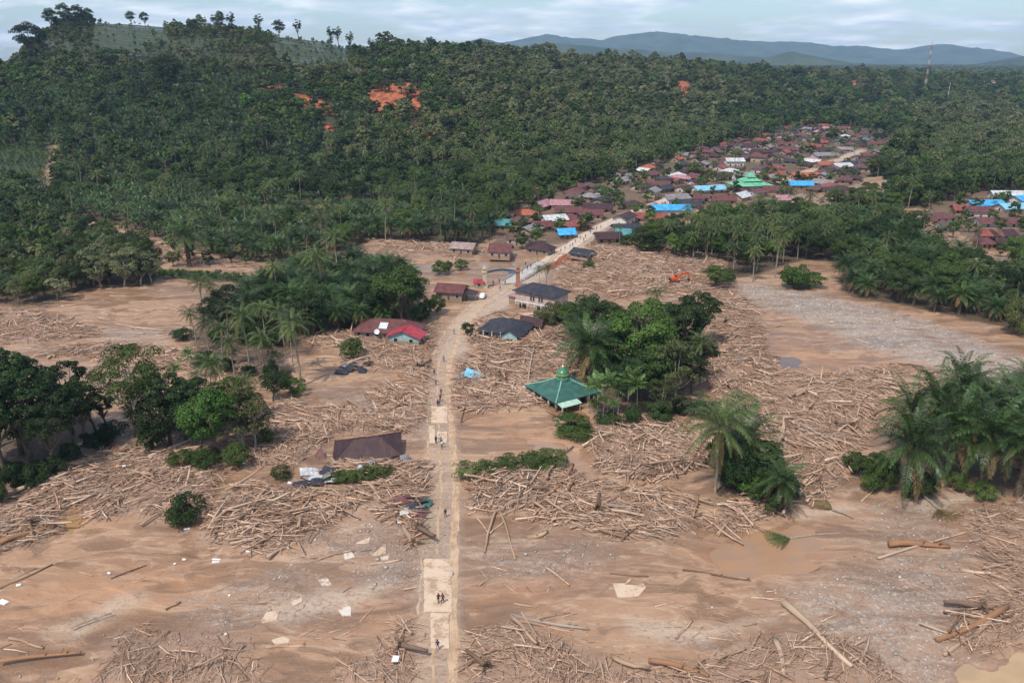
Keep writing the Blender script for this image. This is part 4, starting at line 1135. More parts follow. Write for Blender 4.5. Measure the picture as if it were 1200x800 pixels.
# ------------------------------------------------------------------ water, road, bridge, mountains, haze
def chaikin(p, n=2):
    for _ in range(n):
        q = []
        for i in range(len(p)):
            a, b = p[i], p[(i + 1) % len(p)]; q += [a * .75 + b * .25, a * .25 + b * .75]
        p = np.array(q)
    return p
def water_mat(name, col, col2, rough=0.08):
    t = NT(name)
    n = t.noise(0.35, 5, t.pos((.5, 1, 1)), .6, .8)
    t.color(t.mix(t.ramp(n, .35, .65), col, col2)); t.rough(rough); t.b.inputs['Specular IOR Level'].default_value = .5
    t.bump(t.noise(1.5, 3, t.pos((.6, 1, 1))), .06, .1)
    return t.m
def setting():
    build_ground()
    wm = {'ochre_pool': water_mat('ochre_water', (.36, .20, .085), (.30, .175, .085), .25), 'wide_pool': water_mat('pool_water', (.34, .195, .105), (.29, .185, .12), .22),
          'muddy_river': water_mat('river_water', (.42, .285, .155), (.36, .245, .14), .2), 'violet_pool': water_mat('still_water', (.13, .09, .07), (.16, .105, .08), .12),
          'flooded_yard': water_mat('yard_water', (.29, .165, .085), (.25, .15, .085), .25), 'long_pool': water_mat('long_water', (.34, .205, .125), (.29, .18, .115), .3)}
    for k, p in POOLS.items():
        q = chaikin(p, 2); c = q.mean(0)
        n = len(q); q = c + (q - c) * 1.25
        V = [(x, y, -.20) for x, y in q] + [(c[0], c[1], -.20)]
        me = bpy.data.meshes.new(k); me.from_pydata(V, [], [(i, (i + 1) % n, n) for i in range(n)]); me.materials.append(wm[k]); me.update()
        struct(k, me)
    # river thread in the far channel
    struct('river', ribbon('river', RIVER, 4.6, -1.35, water_mat('far_river', (.27, .19, .13), (.22, .16, .115), .2)))
    # dirt road ribbon with ruts
    t = NT('dirt_road')
    p = t.pos(); n = t.noise(.5, 6, p, .65); rt = t.noise(2.4, 5, t.pos((1, .12, 1)), .6, .6)
    c = t.mix(t.ramp(n, .35, .65), (.36, .235, .145), (.50, .355, .235)); c = t.mix(t.math('MULTIPLY', t.ramp(rt, .5, .68), .6), c, (.27, .17, .105)); c = t.mix(t.math('MULTIPLY', t.ramp(rt, .45, .3), .5), c, (.47, .35, .25))
    t.color(c); t.rough(.85); t.bump(rt, .5, .2)
    struct('road', ribbon('road', densify(ROAD, 2.0), 2.9, .265, t.m, 5, .35))
    t = NT('village_street')
    p = t.pos(); n = t.noise(.5, 6, p, .65)
    t.color(t.mix(t.ramp(n, .3, .7), (.40, .31, .235), (.56, .46, .36))); t.rough(.85)
    struct('street', ribbon('street', densify(ROAD2, 3.0)[:60], 2.9, None, t.m, 5, .3))
    # concrete slabs that the flood left on the road
    base = thing('concrete_road', 'cracked pale concrete road slabs surfacing through the mud', 'road slabs', (0, 0, 0))
    runs = [((496, 530, 656, 719), 4, 1), ((504, 527, 720, 762), 3, 1), ((505, 525, 477, 497), 3, 1), ((503, 510, 500, 521), 2, 1), ((512, 524, 507, 521), 1, 1)]
    for (x0, x1, y0, y1), ny, nx in runs:
        for j in range(ny):
            for i in range(nx):
                ya = y0 + (y1 - y0) * j / ny; yb = y0 + (y1 - y0) * (j + 1) / ny
                xa = x0 + (x1 - x0) * i / nx; xb = x0 + (x1 - x0) * (i + 1) / nx
                q = poly([(xa, yb), (xb, yb), (xb, ya), (xa, ya)])
                c = q.mean(0); ring = []
                for a, b in zip(q, np.roll(q, -1, 0)):
                    for f in (0, .12, .25, .37, .5, .62, .75, .88):
                        pnt = a * (1 - f) + b * f
                        pnt = c + (pnt - c) * (.9985 - (rnd.uniform(0, .11) if (j == 0 and b[1] + a[1] > 2 * c[1] + .5) or (j == ny - 1 and b[1] + a[1] < 2 * c[1] - .5) or abs(a[0] - b[0]) < .8 else 0))
                        ring.append(pnt)
                m = len(ring); z = .335 + rnd.uniform(-.012, .012)
                V = [(a[0], a[1], z) for a in ring] + [(a[0], a[1], .1) for a in ring]
                me = bpy.data.meshes.new('slab'); me.from_pydata(V, [], [tuple(range(m))] + [(k, k + m, (k + 1) % m + m, (k + 1) % m) for k in range(m)])
                me.materials.append(M_CONC); me.update(); link('slab', me, base)
    # house floors left bare
    floors = [([(718,683),(733,683),(738,677),(754,683),(757,688),(748,698),(724,700)], 'pale broken house floor lying alone on the wet flat'),
              ([(306,726),(312,716),(328,714),(322,730),(308,734)], 'pale tilted floor fragment beside a fallen pole'), ([(393,708),(411,705),(411,720),(401,720)], 'white tiled floor fragment with a dark edge'),
              ([(340,704),(344,694),(353,696),(354,703),(344,708)], 'small whitish floor fragment with rounded corner'), ([(434,650),(452,636),(452,648),(440,650)], 'triangular floor fragment among the washed out house footings'),
              ([(417,635),(434,628),(432,635),(420,637)], 'thin pale floor fragment above the house footings'), ([(402,645),(410,642),(416,652),(404,655)], 'cracked white floor fragment on the house footings'),
              ([(318,748),(332,744),(345,750),(322,754)], 'long low floor fragment near the near bank heap'), ([(372,678),(384,676),(389,684),(378,686)], 'small grey white floor fragment in the gravel'),
              ([(446,652),(456,650),(455,655),(446,656)], 'narrow floor fragment by the gravel beside the road')]
    for pts, lab in floors:
        q = poly(pts); V = []; n = len(q)
        zt = max(h1(a[0], a[1]) for a in q)
        zt = sum(h1(a[0], a[1]) for a in q) / len(q) + .05
        V = [(a[0], a[1], zt) for a in q] + [(a[0], a[1], zt - .5) for a in q]
        me = bpy.data.meshes.new('floor_fragment'); me.from_pydata(V, [], [tuple(range(n))] + [(k, k + n, (k + 1) % n + n, (k + 1) % n) for k in range(n)])
        me.materials.append(M_CONC if 'white' not in lab else M_FLOORW); me.update(); tag(link('floor_fragment', me), lab, 'floor slab')
    mountains(); haze(); bridge()
def densify(p, s):
    out = [p[0]]
    # Catmull-Rom through the survey points
    P4 = np.vstack([2 * p[0] - p[1], p, 2 * p[-1] - p[-2]])
    for i in range(1, len(P4) - 2):
        a, b, c, d = P4[i - 1:i + 3]; n = max(2, int(np.linalg.norm(c - b) / s))
        for k in range(1, n + 1):
            t = k / n
            out.append(.5 * ((2 * b) + (-a + c) * t + (2 * a - 5 * b + 4 * c - d) * t * t + (-a + 3 * b - 3 * c + d) * t ** 3))
    return np.array(out)
def ribbon(name, line, hw, z, m, nc=2, ragged=0.0):
    V = []; n = len(line); k = nc + 1
    for i in range(n):
        d = line[min(i + 1, n - 1)] - line[max(i - 1, 0)]; d /= np.linalg.norm(d) + 1e-9; nrm = np.array([d[1], -d[0]])
        l, r_ = -hw + rnd.uniform(-ragged, ragged), hw + rnd.uniform(-ragged, ragged)
        for j in range(k):
            q = line[i] + nrm * (l + (r_ - l) * j / nc)
            if z is None: zz = h1(q[0], q[1]) + .05
            else: zz = z - (.09 if 0 < j < nc and j % 2 else 0.0) * (nc > 2) + (.0 if nc == 2 else -.03)
            V.append((q[0], q[1], zz))
    Fq = [(i * k + j, i * k + j + 1, (i + 1) * k + j + 1, (i + 1) * k + j) for i in range(n - 1) for j in range(nc)]
    return mesh_np(name, V, Fq, [m], True)
def mountains():
    t = NT('mountain_forest'); n = t.noise(.004, 8, t.pos(), .7)
    t.color(t.mix(t.ramp(n, .35, .65), (.020, .036, .018), (.060, .075, .034))); t.rough(.9)
    layers = [(11500, 1900, [(420,75),(520,60),(560,50),(590,50),(640,40),(700,46),(735,40),(770,36),(830,43),(900,47),(1000,54),(1050,58),(1072,54),(1090,51),(1130,54),(1165,60),(1195,69),(1260,76)]),
              (6600, 900, [(500,75),(545,50),(565,44),(585,50),(620,58),(650,50),(690,54),(760,58),(830,62),(880,66),(930,72),(1000,76)]),
              (5600, 500, [(820,76),(880,70),(930,60),(960,66),(1000,74),(1130,76),(1180,70),(1230,62),(1300,70)])]
    for Yc, wd, prof in layers:
        pr = np.array(prof, float)
        xa = (pr[:, 0] - 600) / F * cp * Yc; za = np.array([zray(p, Yc) for p in pr[:, 1]])
        xs = np.linspace(xa[0] - 300, xa[-1] + 300, 260); ys = np.linspace(-wd, wd, 36)
        X, D = np.meshgrid(xs, ys); zr = np.interp(X, xa, za, left=20, right=20)
        bell = np.clip(1 - np.abs(D) / wd, 0, 1); bell = bell * bell * (3 - 2 * bell)
        rid = np.abs(fbm(X / 420, (D + Yc) / 420, 13 + int(Yc) % 7, 4)) * 2.4
        Z = 15 + np.maximum(zr - 15, 0) * bell * (1 - .75 * rid * (1 - bell * .8)) + 14 * fbm(X / 120, D / 120, 19, 3) * bell
        V = np.stack([X.ravel(), (Yc + D + 260 * fbm(X / 1500, X * 0, 23, 2)).ravel(), Z.ravel()], 1)
        nr, nc = X.shape; i = np.arange(nr - 1)[:, None] * nc + np.arange(nc - 1)[None, :]
        struct('mountain_ridge', mesh_np('mountain_ridge', V, np.stack([i, i + 1, i + nc + 1, i + nc], -1).reshape(-1, 4), [t.m], True))
HAZE = 5.6e-5
def haze():
    me = MB().box((0, 6500, 295), (40000, 15200, 620)).mesh('haze', [])
    m = bpy.data.materials.new('haze_air'); m.use_nodes = True
    n = m.node_tree.nodes; n.remove(n['Principled BSDF'])
    v = n.new('ShaderNodeVolumePrincipled'); v.inputs['Color'].default_value = (.46, .70, 1.0, 1); v.inputs['Density'].default_value = HAZE
    v.inputs['Anisotropy'].default_value = 0.0
    m.node_tree.links.new(v.outputs[0], n['Material Output'].inputs['Volume'])
    me.materials.append(m); o = link('haze', me); o['kind'] = 'stuff'
def bridge():
    a = np.array(P(597, 332)[:2]); b = np.array(P(636, 309)[:2])
    c = (a + b) / 2; L = np.linalg.norm(b - a); rz = math.atan2(b[1] - a[1], b[0] - a[0])
    o = thing('road_bridge', 'grey concrete road bridge over the muddy river', 'bridge', (c[0], c[1], 0), rz)
    MB().box((0, 0, .22), (L + 2, 6.2, .35)).build('deck', mat('bridge_deck', (.40, .37, .335), .85, .15, .5), o)
    for s in (-1, 1):
        rl = MB().box((0, s * 2.95, 1.15), (L, .14, .14)).box((0, s * 2.95, .72), (L, .1, .1)).build('railing', M_CONCG, o)
        for k in range(9): MB().box((-L / 2 + L * k / 8, s * 2.95, .75), (.2, .2, .75)).build('post', M_CONCG, rl)
    for x in (-L * .36, L * .36): MB().box((x, 0, -1.0), (1.0, 5.4, 2.1)).build('pier', M_CONCG, o)
    a = np.array(P(641, 309)[:2]); b = np.array(P(653, 298)[:2]); c = (a + b) / 2; L = np.linalg.norm(b - a)
    o = thing('plank_footbridge', 'narrow pale plank footbridge over the red cut bank', 'footbridge', (c[0], c[1], .45), math.atan2(b[1] - a[1], b[0] - a[0]))
    for k in range(4): MB().box((0, -.75 + .5 * k, 0.03 * (k % 2)), (L + 3, .46, .12)).build('plank', WOODS['pale bare'], o)

# ------------------------------------------------------------------ driftwood
TINTS = np.array([(.70, .505, .375), (.60, .41, .29), (.49, .305, .21), (.31, .20, .135), (.40, .20, .11), (.17, .105, .072), (.36, .295, .245)])
TW = np.array([.24, .28, .21, .10, .06, .06, .05])
def drift_angle(x, y):
    return 1.2 * np.pi * fbm(x / 38, y / 38, 55, 2) * 2 + .35
def prisms(C, ang, pitch, L, r, sides, tint, bent=True, caps=True):
    """tapered prisms, joined"""
    n = len(C)
    d = np.stack([np.cos(ang) * np.cos(pitch), np.sin(ang) * np.cos(pitch), np.sin(pitch)], 1)
    a = np.stack([-np.sin(ang), np.cos(ang), 0 * ang], 1); b = np.cross(d, a)
    bend = rng.normal(0, .035, (n, 2)) * L[:, None]
    ts = (-.5, 0, .5) if bent else (-.5, .5)
    rings = []
    for k, t in enumerate(ts):
        cc = C + d * (L * t)[:, None] + (a * bend[:, :1] + np.abs(b * bend[:, 1:] * .3)) * (1 if t == 0 else 0)
        rr = r * (.9 - .44 * t)
        for q in range(sides):
            th = 2 * math.pi * q / sides
            rings.append(cc + (a * math.cos(th) + b * math.sin(th)) * rr[:, None])
    nr = len(ts); V = np.stack(rings, 1)
    f = []
    for k in range(nr - 1):
        for q in range(sides): f.append((k * sides + q, k * sides + (q + 1) % sides, (k + 1) * sides + (q + 1) % sides, (k + 1) * sides + q))
    if caps:
        e = (nr - 1) * sides
        if sides == 4: f += [(3, 2, 1, 0), (e, e + 1, e + 2, e + 3)]
        elif sides == 6: f += [(3, 2, 1, 0), (5, 4, 3, 0), (e, e + 1, e + 2, e + 3), (e, e + 3, e + 4, e + 5)]
    f = np.array(f); Fq = (f[None] + (np.arange(n) * nr * sides)[:, None, None]).reshape(-1, 4)
    return V.reshape(-1, 3), Fq, np.repeat(tint, nr * sides, 0)
def log_mesh(seed, sides=8):
    rg = np.random.default_rng(seed); mb = MB(); n = 7
    pts = []; rad = []
    for i in range(n):
        t = i / (n - 1) - .5
        pts.append((t, .02 * math.sin(t * 5 + seed) + rg.normal(0, .006), .012 * math.cos(t * 4 + seed))); rad.append((.036 - .014 * (t + .5)) * rg.uniform(.9, 1.1))
    mb.tube(pts, rad, sides)
    for k in range(rg.integers(0, 4)):
        t = rg.uniform(-.2, .45); a = rg.uniform(0, 3.14)
        mb.tube([(t, 0, 0), (t + .03, .07 * math.cos(a), .05 + .03 * math.sin(a))], [.012, .006], 5)
    return mb
def driftwood():
    variants = {}
    for wname, wm in WOODS.items():
        variants[wname] = [log_mesh(900 + q).mesh('log', wm, True) for q in range(4)]
    def put_log(x, y, z, ang, L, r, wood, label, group, pitch=0.0, nm='log'):
        o = link(nm, rnd.choice(variants[wood])); tag(o, label, 'log', group)
        o.location = (x, y, z); o.rotation_euler = (rnd.uniform(-.3, .3), -pitch, ang); o.scale = (L, r / .03, r / .03); return o
    # single trunks that stand out
    hero = [  # end pixels, radius, wood, label
     ((918,708),(1000,782),.42,'pale bare','long pale squared tree trunk lying on the near bank'), ((909,752),(919,792),.36,'pale bare','short pale stump of trunk beside the long pale trunk'),
     ((1180,716),(1098,752),.45,'reddish brown','orange brown split trunk at the edge of the muddy river'), ((1165,724),(1108,770),.3,'tan','tan limb lying under the orange brown split trunk'),
     ((1040,640),(1112,642),.5,'reddish brown','thick orange trunk on the grey gravel'), ((1028,655),(1130,624),.2,'pale bare','thin pale pole crossing the thick orange trunk'),
     ((1125,669),(1166,673),.28,'pale bare','short pale broken trunk on the gravel'), ((1105,718),(1150,714),.16,'dark brown','dark forked limb with fine branches on the gravel'),
     ((583,590),(567,648),.2,'tan','leaning bare pole crossed by two thin sticks'), ((585,597),(605,655),.18,'tan','straight bare pole pointing to the wet flat'),
     ((558,606),(572,624),.12,'pale bare','short pale stick under the leaning pole'), ((574,626),(590,612),.12,'pale bare','thin stick crossing the leaning pole'),
     ((618,632),(642,624),.34,'tan','short thick tan log alone on the wet flat'), ((646,612),(678,609),.18,'pale bare','pale curved stick at the tip of the timber fan'),
     ((598,722),(690,738),.24,'grey','long grey trunk on the near bank'), ((600,727),(672,740),.16,'tan','slim tan trunk alongside the long grey trunk'),
     ((600,728),(630,758),.26,'tan','thick tan trunk slanting into the brush heap'), ((628,726),(668,718),.15,'tan','bent limb above the long grey trunk'),
     ((0,780),(96,768),.26,'reddish brown','long slightly bent reddish pole on the near bank heap'), ((84,740),(132,722),.14,'tan','thin pole reaching out from the splintered heap'),
     ((130,678),(172,662),.1,'dark brown','thin dark stick alone on the mud'), ((195,715),(212,706),.14,'dark brown','short dark stick on the mud'),
     ((0,690),(62,662),.14,'dark brown','dark pole lying along the cut channel'), ((0,642),(66,620),.42,'reddish brown','thick reddish log at the foot of the drift'),
     ((20,580),(85,556),.3,'pale bare','long tan trunk lying along the drift'), ((95,545),(128,526),.4,'tan','thick tan trunk under the tall slender trees'),
     ((252,613),(296,582),.2,'pale bare','long pale pole sloping over the steep heap'), ((270,640),(310,630),.16,'pale bare','pale pole at the toe of the steep heap'),
     ((372,586),(436,587),.32,'reddish brown','bright orange trunk below the collapsed maroon house'), ((456,616),(480,598),.14,'pale bare','white pole leaning on the red wreckage'),
     ((620,440),(608,420),.12,'pale bare','thin white pole on the timber by the hip roofed house'), ((618,452),(626,408),.2,'pale bare','long white trunk among the timber by the hip roofed house'),
     ((612,436),(616,408),.16,'pale bare','white trunk beside the long white trunk'), ((450,486),(480,466),.24,'dark brown','dark plank like beam on the wet flat'),
     ((430,448),(468,462),.16,'tan','thin tan pole lying toward the mud road'), ((543,486),(543,502),.2,'dark brown','dark stump standing beside the mud road'),
     ((135,380),(193,388),.22,'pale bare','long white trunk stranded on the far mud flat'), ((730,492),(752,508),.24,'pale bare','pale pole pointing out of the heap below the mosque clump'),
     ((634,545),(672,524),.2,'dark brown','dark limb along the long pool'), ((690,505),(640,482),.15,'dark brown','long dark pole across the flooded yard'),
     ((672,552),(650,580),.38,'reddish brown','thick reddish trunk in the heap topped with branches'), ((840,628),(862,606),.3,'tan','tan trunk sloping to the wide pool'),
     ((1010,588),(1026,570),.16,'pale bare','pale pole leaning by the oil palm clump'), ((800,668),(880,680),.14,'dark brown','long dark pole on the smooth wet flat'),
     ((880,396),(892,420),.18,'pale bare','white forked trunk beside the violet pool'), ((1000,396),(1020,404),.16,'pale bare','short white trunk on the gravel riverbed'),
     ((715,672),(760,676),.1,'dark brown','thin dark stick above the pale house floor'), ((905,500),(925,540),.26,'pale bare','thick pale trunk standing out of the timber field'),
     ((912,495),(918,530),.26,'pale bare','upright pale trunk in the timber field by the coconut palm'), ((160,318),(225,332),.14,'dark brown','long dark pole on the smooth far flat'),
     ((715,774),(760,790),.3,'tan','tan trunk on the brush heap by the near water'), ((760,778),(830,795),.34,'reddish brown','thick reddish trunk on the brush heap by the near water'),
    ]
    for a, b, r, wood, lab in hero:
        A = Vector(P(*a)); B = Vector(P(*b)); c = (A + B) / 2; d = B - A
        L = max(d.length, 1.2); up = r * .75 + (.5 if 'heap' in lab or 'drift' in lab or 'timber' in lab else 0)
        o = put_log(c.x, c.y, max(c.z, h1(c.x, c.y)) + up, math.atan2(d.y, d.x), L, r, wood, lab, None, math.asin(max(-1, min(1, d.z / L))))
        if 'stump standing' in lab or 'upright' in lab or 'standing out' in lab:
            o.rotation_euler = (0, -R(75), .6); o.scale = (4.5, r / .03, r / .03); o.location.z = h1(c.x, c.y) + 1.7
    nh = len(hero)
    Cs = []; A_ = []; Pi = []; Ls = []; Rs = []; Zk = []
    tw = [[], [], [], [], []]
    for key, (p, hgt, where) in LOGS.items():
        lo, hi = p.min(0), p.max(0)
        area = .5 * abs(np.dot(p[:, 0], np.roll(p[:, 1], 1)) - np.dot(p[:, 1], np.roll(p[:, 0], 1)))
        cyy = p[:, 1].mean()
        dens = 11.0 if cyy < 180 else 8.2 if cyy < 260 else 4.8
        if key in ('N', 'O', 'P', 'Q'): dens = 5.5
        n = int(area * dens)
        bb = (hi - lo).prod()
        q = rng.uniform(lo, hi, (int(n * bb / area) + 10, 2)); q = q + rng.normal(0, .8, q.shape)
        jag = 7 * fbm(q[:, 0] / 9, q[:, 1] / 9, 71, 3); q = q + (rng.uniform(0, 1, (len(q), 1)) < .12) * rng.normal(0, 4.5, q.shape)
        q = q[inside(q[:, 0] + jag, q[:, 1] + jag, p)]
        q = q[segdist(q[:, 0], q[:, 1], ROAD, False) > 3.3]
        # thin spots in the drift
        q = q[rng.uniform(0, 1, len(q)) < .62 + 1.5 * fbm(q[:, 0] / 6, q[:, 1] / 6, 81, 2)]
        n = len(q)
        if not n: continue
        small = key in ('N', 'O', 'P', 'Q')
        L = np.clip(rng.lognormal(.5 if not small else .35, .56, n), .5, 9); r = np.clip(L * rng.uniform(.011, .037, n), .032, .22) * (1 if not small else .75)
        if cyy > 240: r *= 1.15
        ang = drift_angle(q[:, 0], q[:, 1]) + rng.normal(0, .62, n) + (rng.uniform(0, 1, n) < .25) * rng.uniform(-1.5, 1.5, n)
        z = height(q[:, 0], q[:, 1]) + rng.uniform(0, 1, n) ** 1.6 * (.35 + .45 * hgt) + r * .5
        Cs.append(np.column_stack([q, z])); A_.append(ang); Pi.append(rng.normal(0, .10, n) + (rng.uniform(0, 1, n) < .06) * rng.uniform(-.6, .6, n)); Ls.append(L); Rs.append(r); Zk += [where] * n
        # small sticks
        m = int(n * (.5 if cyy < 200 else .2))
        qq = q[rng.integers(0, n, m)] + rng.normal(0, 1.4, (m, 2)); 
        LL = rng.uniform(.5, 2.6, m)
        tw[0].append(np.column_stack([qq, height(qq[:, 0], qq[:, 1]) + rng.uniform(0, .5, m)])); tw[1].append(drift_angle(qq[:, 0], qq[:, 1]) + rng.normal(0, .8, m)); tw[2].append(rng.normal(0, .22, m)); tw[3].append(LL); tw[4].append(rng.uniform(.02, .055, m))
    # strays over the flats
    xs = []; flats = poly([(-40,812),(1240,812),(1240,600),(1000,600),(700,640),(520,640),(0,650)])
    lo, hi = flats.min(0), flats.max(0); q = rng.uniform(lo, hi, (2600, 2)); q = q[inside(q[:, 0], q[:, 1], flats)]
    q = q[rng.uniform(0, 1, len(q)) < np.clip(.12 + 2.4 * fbm(q[:, 0] / 18, q[:, 1] / 12, 88, 3), 0.02, 1)]
    flats2 = poly([(0,410),(120,398),(330,410),(500,430),(500,640),(300,470),(120,420)])
    lo, hi = flats2.min(0), flats2.max(0); q2 = rng.uniform(lo, hi, (1600, 2)); q2 = q2[inside(q2[:, 0], q2[:, 1], flats2)]
    flats3 = poly([(20,400),(60,330),(200,340),(220,395),(330,440),(300,470),(140,420)]); lo, hi = flats3.min(0), flats3.max(0)
    q3 = rng.uniform(lo, hi, (1100, 2)); q3 = q3[inside(q3[:, 0], q3[:, 1], flats3)]
    flats4 = poly([(860,345),(1200,480),(1100,430),(930,440)]); lo, hi = flats4.min(0), flats4.max(0)
    q4 = rng.uniform(lo, hi, (150, 2)); q4 = q4[inside(q4[:, 0], q4[:, 1], flats4)]
    q = np.concatenate([q, q2, q3, q4]); 
    ok = segdist(q[:, 0], q[:, 1], ROAD, False) > 3.4
    for pp in POOLS.values(): ok &= ~inside(q[:, 0], q[:, 1], pp)
    q = q[ok]; m = len(q); LL = np.clip(rng.lognormal(.3, .6, m), .5, 6) * np.where(q[:, 1] > 220, 1.5, 1)
    Cs.append(np.column_stack([q, height(q[:, 0], q[:, 1]) + .05])); A_.append(rng.normal(.1, .5, m)); Pi.append(0 * LL); Ls.append(LL); Rs.append(np.clip(LL * rng.uniform(.015, .04, m), .03, .2)); Zk += ['stranded on the open mud'] * m
    C = np.concatenate(Cs); A_ = np.concatenate(A_); Pi = np.concatenate(Pi); L = np.concatenate(Ls); r = np.concatenate(Rs)
    ti = rng.choice(len(TINTS), len(C), p=TW)
    app = L * np.sqrt(r) / np.hypot(C[:, 0], C[:, 1])
    px, py = proj(C[:, 0], C[:, 1], C[:, 2]); app[(px < -5) | (px > 1205) | (py > 805)] = 0
    order = np.argsort(-app); sel = order[:300 - nh]
    wn = ['pale bare', 'tan', 'tan', 'tan', 'reddish brown', 'dark brown', 'grey']
    for i in sel:
        w = wn[ti[i]]; lab = w + ' log ' + Zk[i]
        put_log(C[i, 0], C[i, 1], C[i, 2] + .12, A_[i], L[i], r[i], w, lab, w + ' logs ' + Zk[i], Pi[i])
    rest = np.ones(len(C), bool); rest[sel] = False
    tint = TINTS[ti] * rng.uniform(.78, 1.15, (len(C), 1))
    big = rest & (L > 3.2); sml = rest & ~big
    V, Fq, tt = prisms(C[big], A_[big], Pi[big], L[big], r[big], 6, tint[big])
    fr_ = C[:, 1] > 200
    V3, F3, t3 = prisms(C[sml & fr_], A_[sml & fr_], Pi[sml & fr_], L[sml & fr_], r[sml & fr_], 3, tint[sml & fr_], False, False)
    sml &= ~fr_
    V2, F2, t2 = prisms(C[sml], A_[sml], Pi[sml], L[sml], r[sml], 4, tint[sml], False)
    F2 = np.concatenate([F2, F3 + len(V2)]); V2 = np.concatenate([V2, V3]); t2 = np.concatenate([t2, t3])
    Fq = np.concatenate([Fq, F2 + len(V)]); V = np.concatenate([V, V2]); tt = np.concatenate([tt, t2])
    o = struct('driftwood_timber', mesh_np('driftwood_timber', V, Fq, [M_WOOD], False, cols={'tint': tt}), 'stuff')
    o['label'] = 'flood timber lying thick over the plain'; o['category'] = 'driftwood'
    tw = [np.concatenate(t) for t in tw]; n = len(tw[3])
    V, Fq, tt = prisms(tw[0], tw[1], tw[2], tw[3], tw[4], 4, TINTS[rng.choice(len(TINTS), n, p=TW)] * rng.uniform(.6, 1.1, (n, 1)), False, False)
    o = struct('driftwood_sticks', mesh_np('driftwood_sticks', V, Fq, [M_WOOD], False, cols={'tint': tt}), 'stuff')
    o['label'] = 'broken sticks and splinters strewn through the timber'; o['category'] = 'sticks'
    print('logs', len(C), 'sticks', n)
def stumps():
    mb = MB(); rg = random.Random(5)
    mb.tube([(0, 0, 0), (1.2, .05, .05), (2.8, 0, .1), (4.2, .1, .05)], [.42, .34, .28, .24], 9)
    for k in range(13):
        a = k * 2 * math.pi / 13 + rg.uniform(-.2, .2); l = rg.uniform(.8, 1.7); c, s_ = math.cos(a), math.sin(a)
        mb.tube([(.1, .25 * c, .25 * s_), (-.15 + rg.uniform(-.2, .2), .6 * l * c, .6 * l * s_), (-.35 + rg.uniform(-.5, .4), l * c, l * s_)], [.2, .11, .03], 5)
    me = mb.mesh('uprooted_trunk', WOODS['dark brown'], True); me2 = me.copy(); me2.materials[0] = WOODS['tan']
    L = [(40,618,'in the drift below the tall roadside trees',0),(300,600,'in the steep heap with the round bush',0),(350,625,'in the steep heap with the round bush',1),(490,622,'in the drift along the edge of the mud road',0),(485,640,'in the drift along the edge of the mud road',1),(620,575,'in the heap topped with green branches',0),(740,520,'in the heap by the green mosque trees',1),(800,545,'in the heap by the green mosque trees',0),
         (470,760,'in the tangle beside the cracked concrete road',0),(570,785,'in the near bank brush heap',0),(1150,715,'beside the grey gravel',0),(980,500,'in the broad timber field beside the gravel riverbed',0),(930,470,'in the broad timber field beside the gravel riverbed',1),(850,380,'in the broad timber field beside the gravel riverbed',0),(660,400,'in the timber around the dark hip roofed house',0),(590,440,'in the timber around the dark hip roofed house',1),(490,432,'along the verge of the mud road',0),(495,402,'washed against the red roofed house',1),(180,560,'in the drift below the tall roadside trees',1),(700,600,'in the fan of timber on the wet flat',0)]
    for px, py, wh, k in L:
        x, y, z = P(px, py); o = link('uprooted_trunk', (me, me2)[k]); lb = ('dark', 'tan')[k] + ' uprooted trunk with splayed roots ' + wh
        tag(o, lb, 'uprooted trunk', 'stand of ' + lb); o.location = (x, y, z + .75); o.rotation_euler = (rnd.uniform(0, 6), rnd.uniform(-.2, .1), rnd.uniform(0, 6.28)); q = rnd.uniform(.8, 1.25); o.scale = (q, q, q)
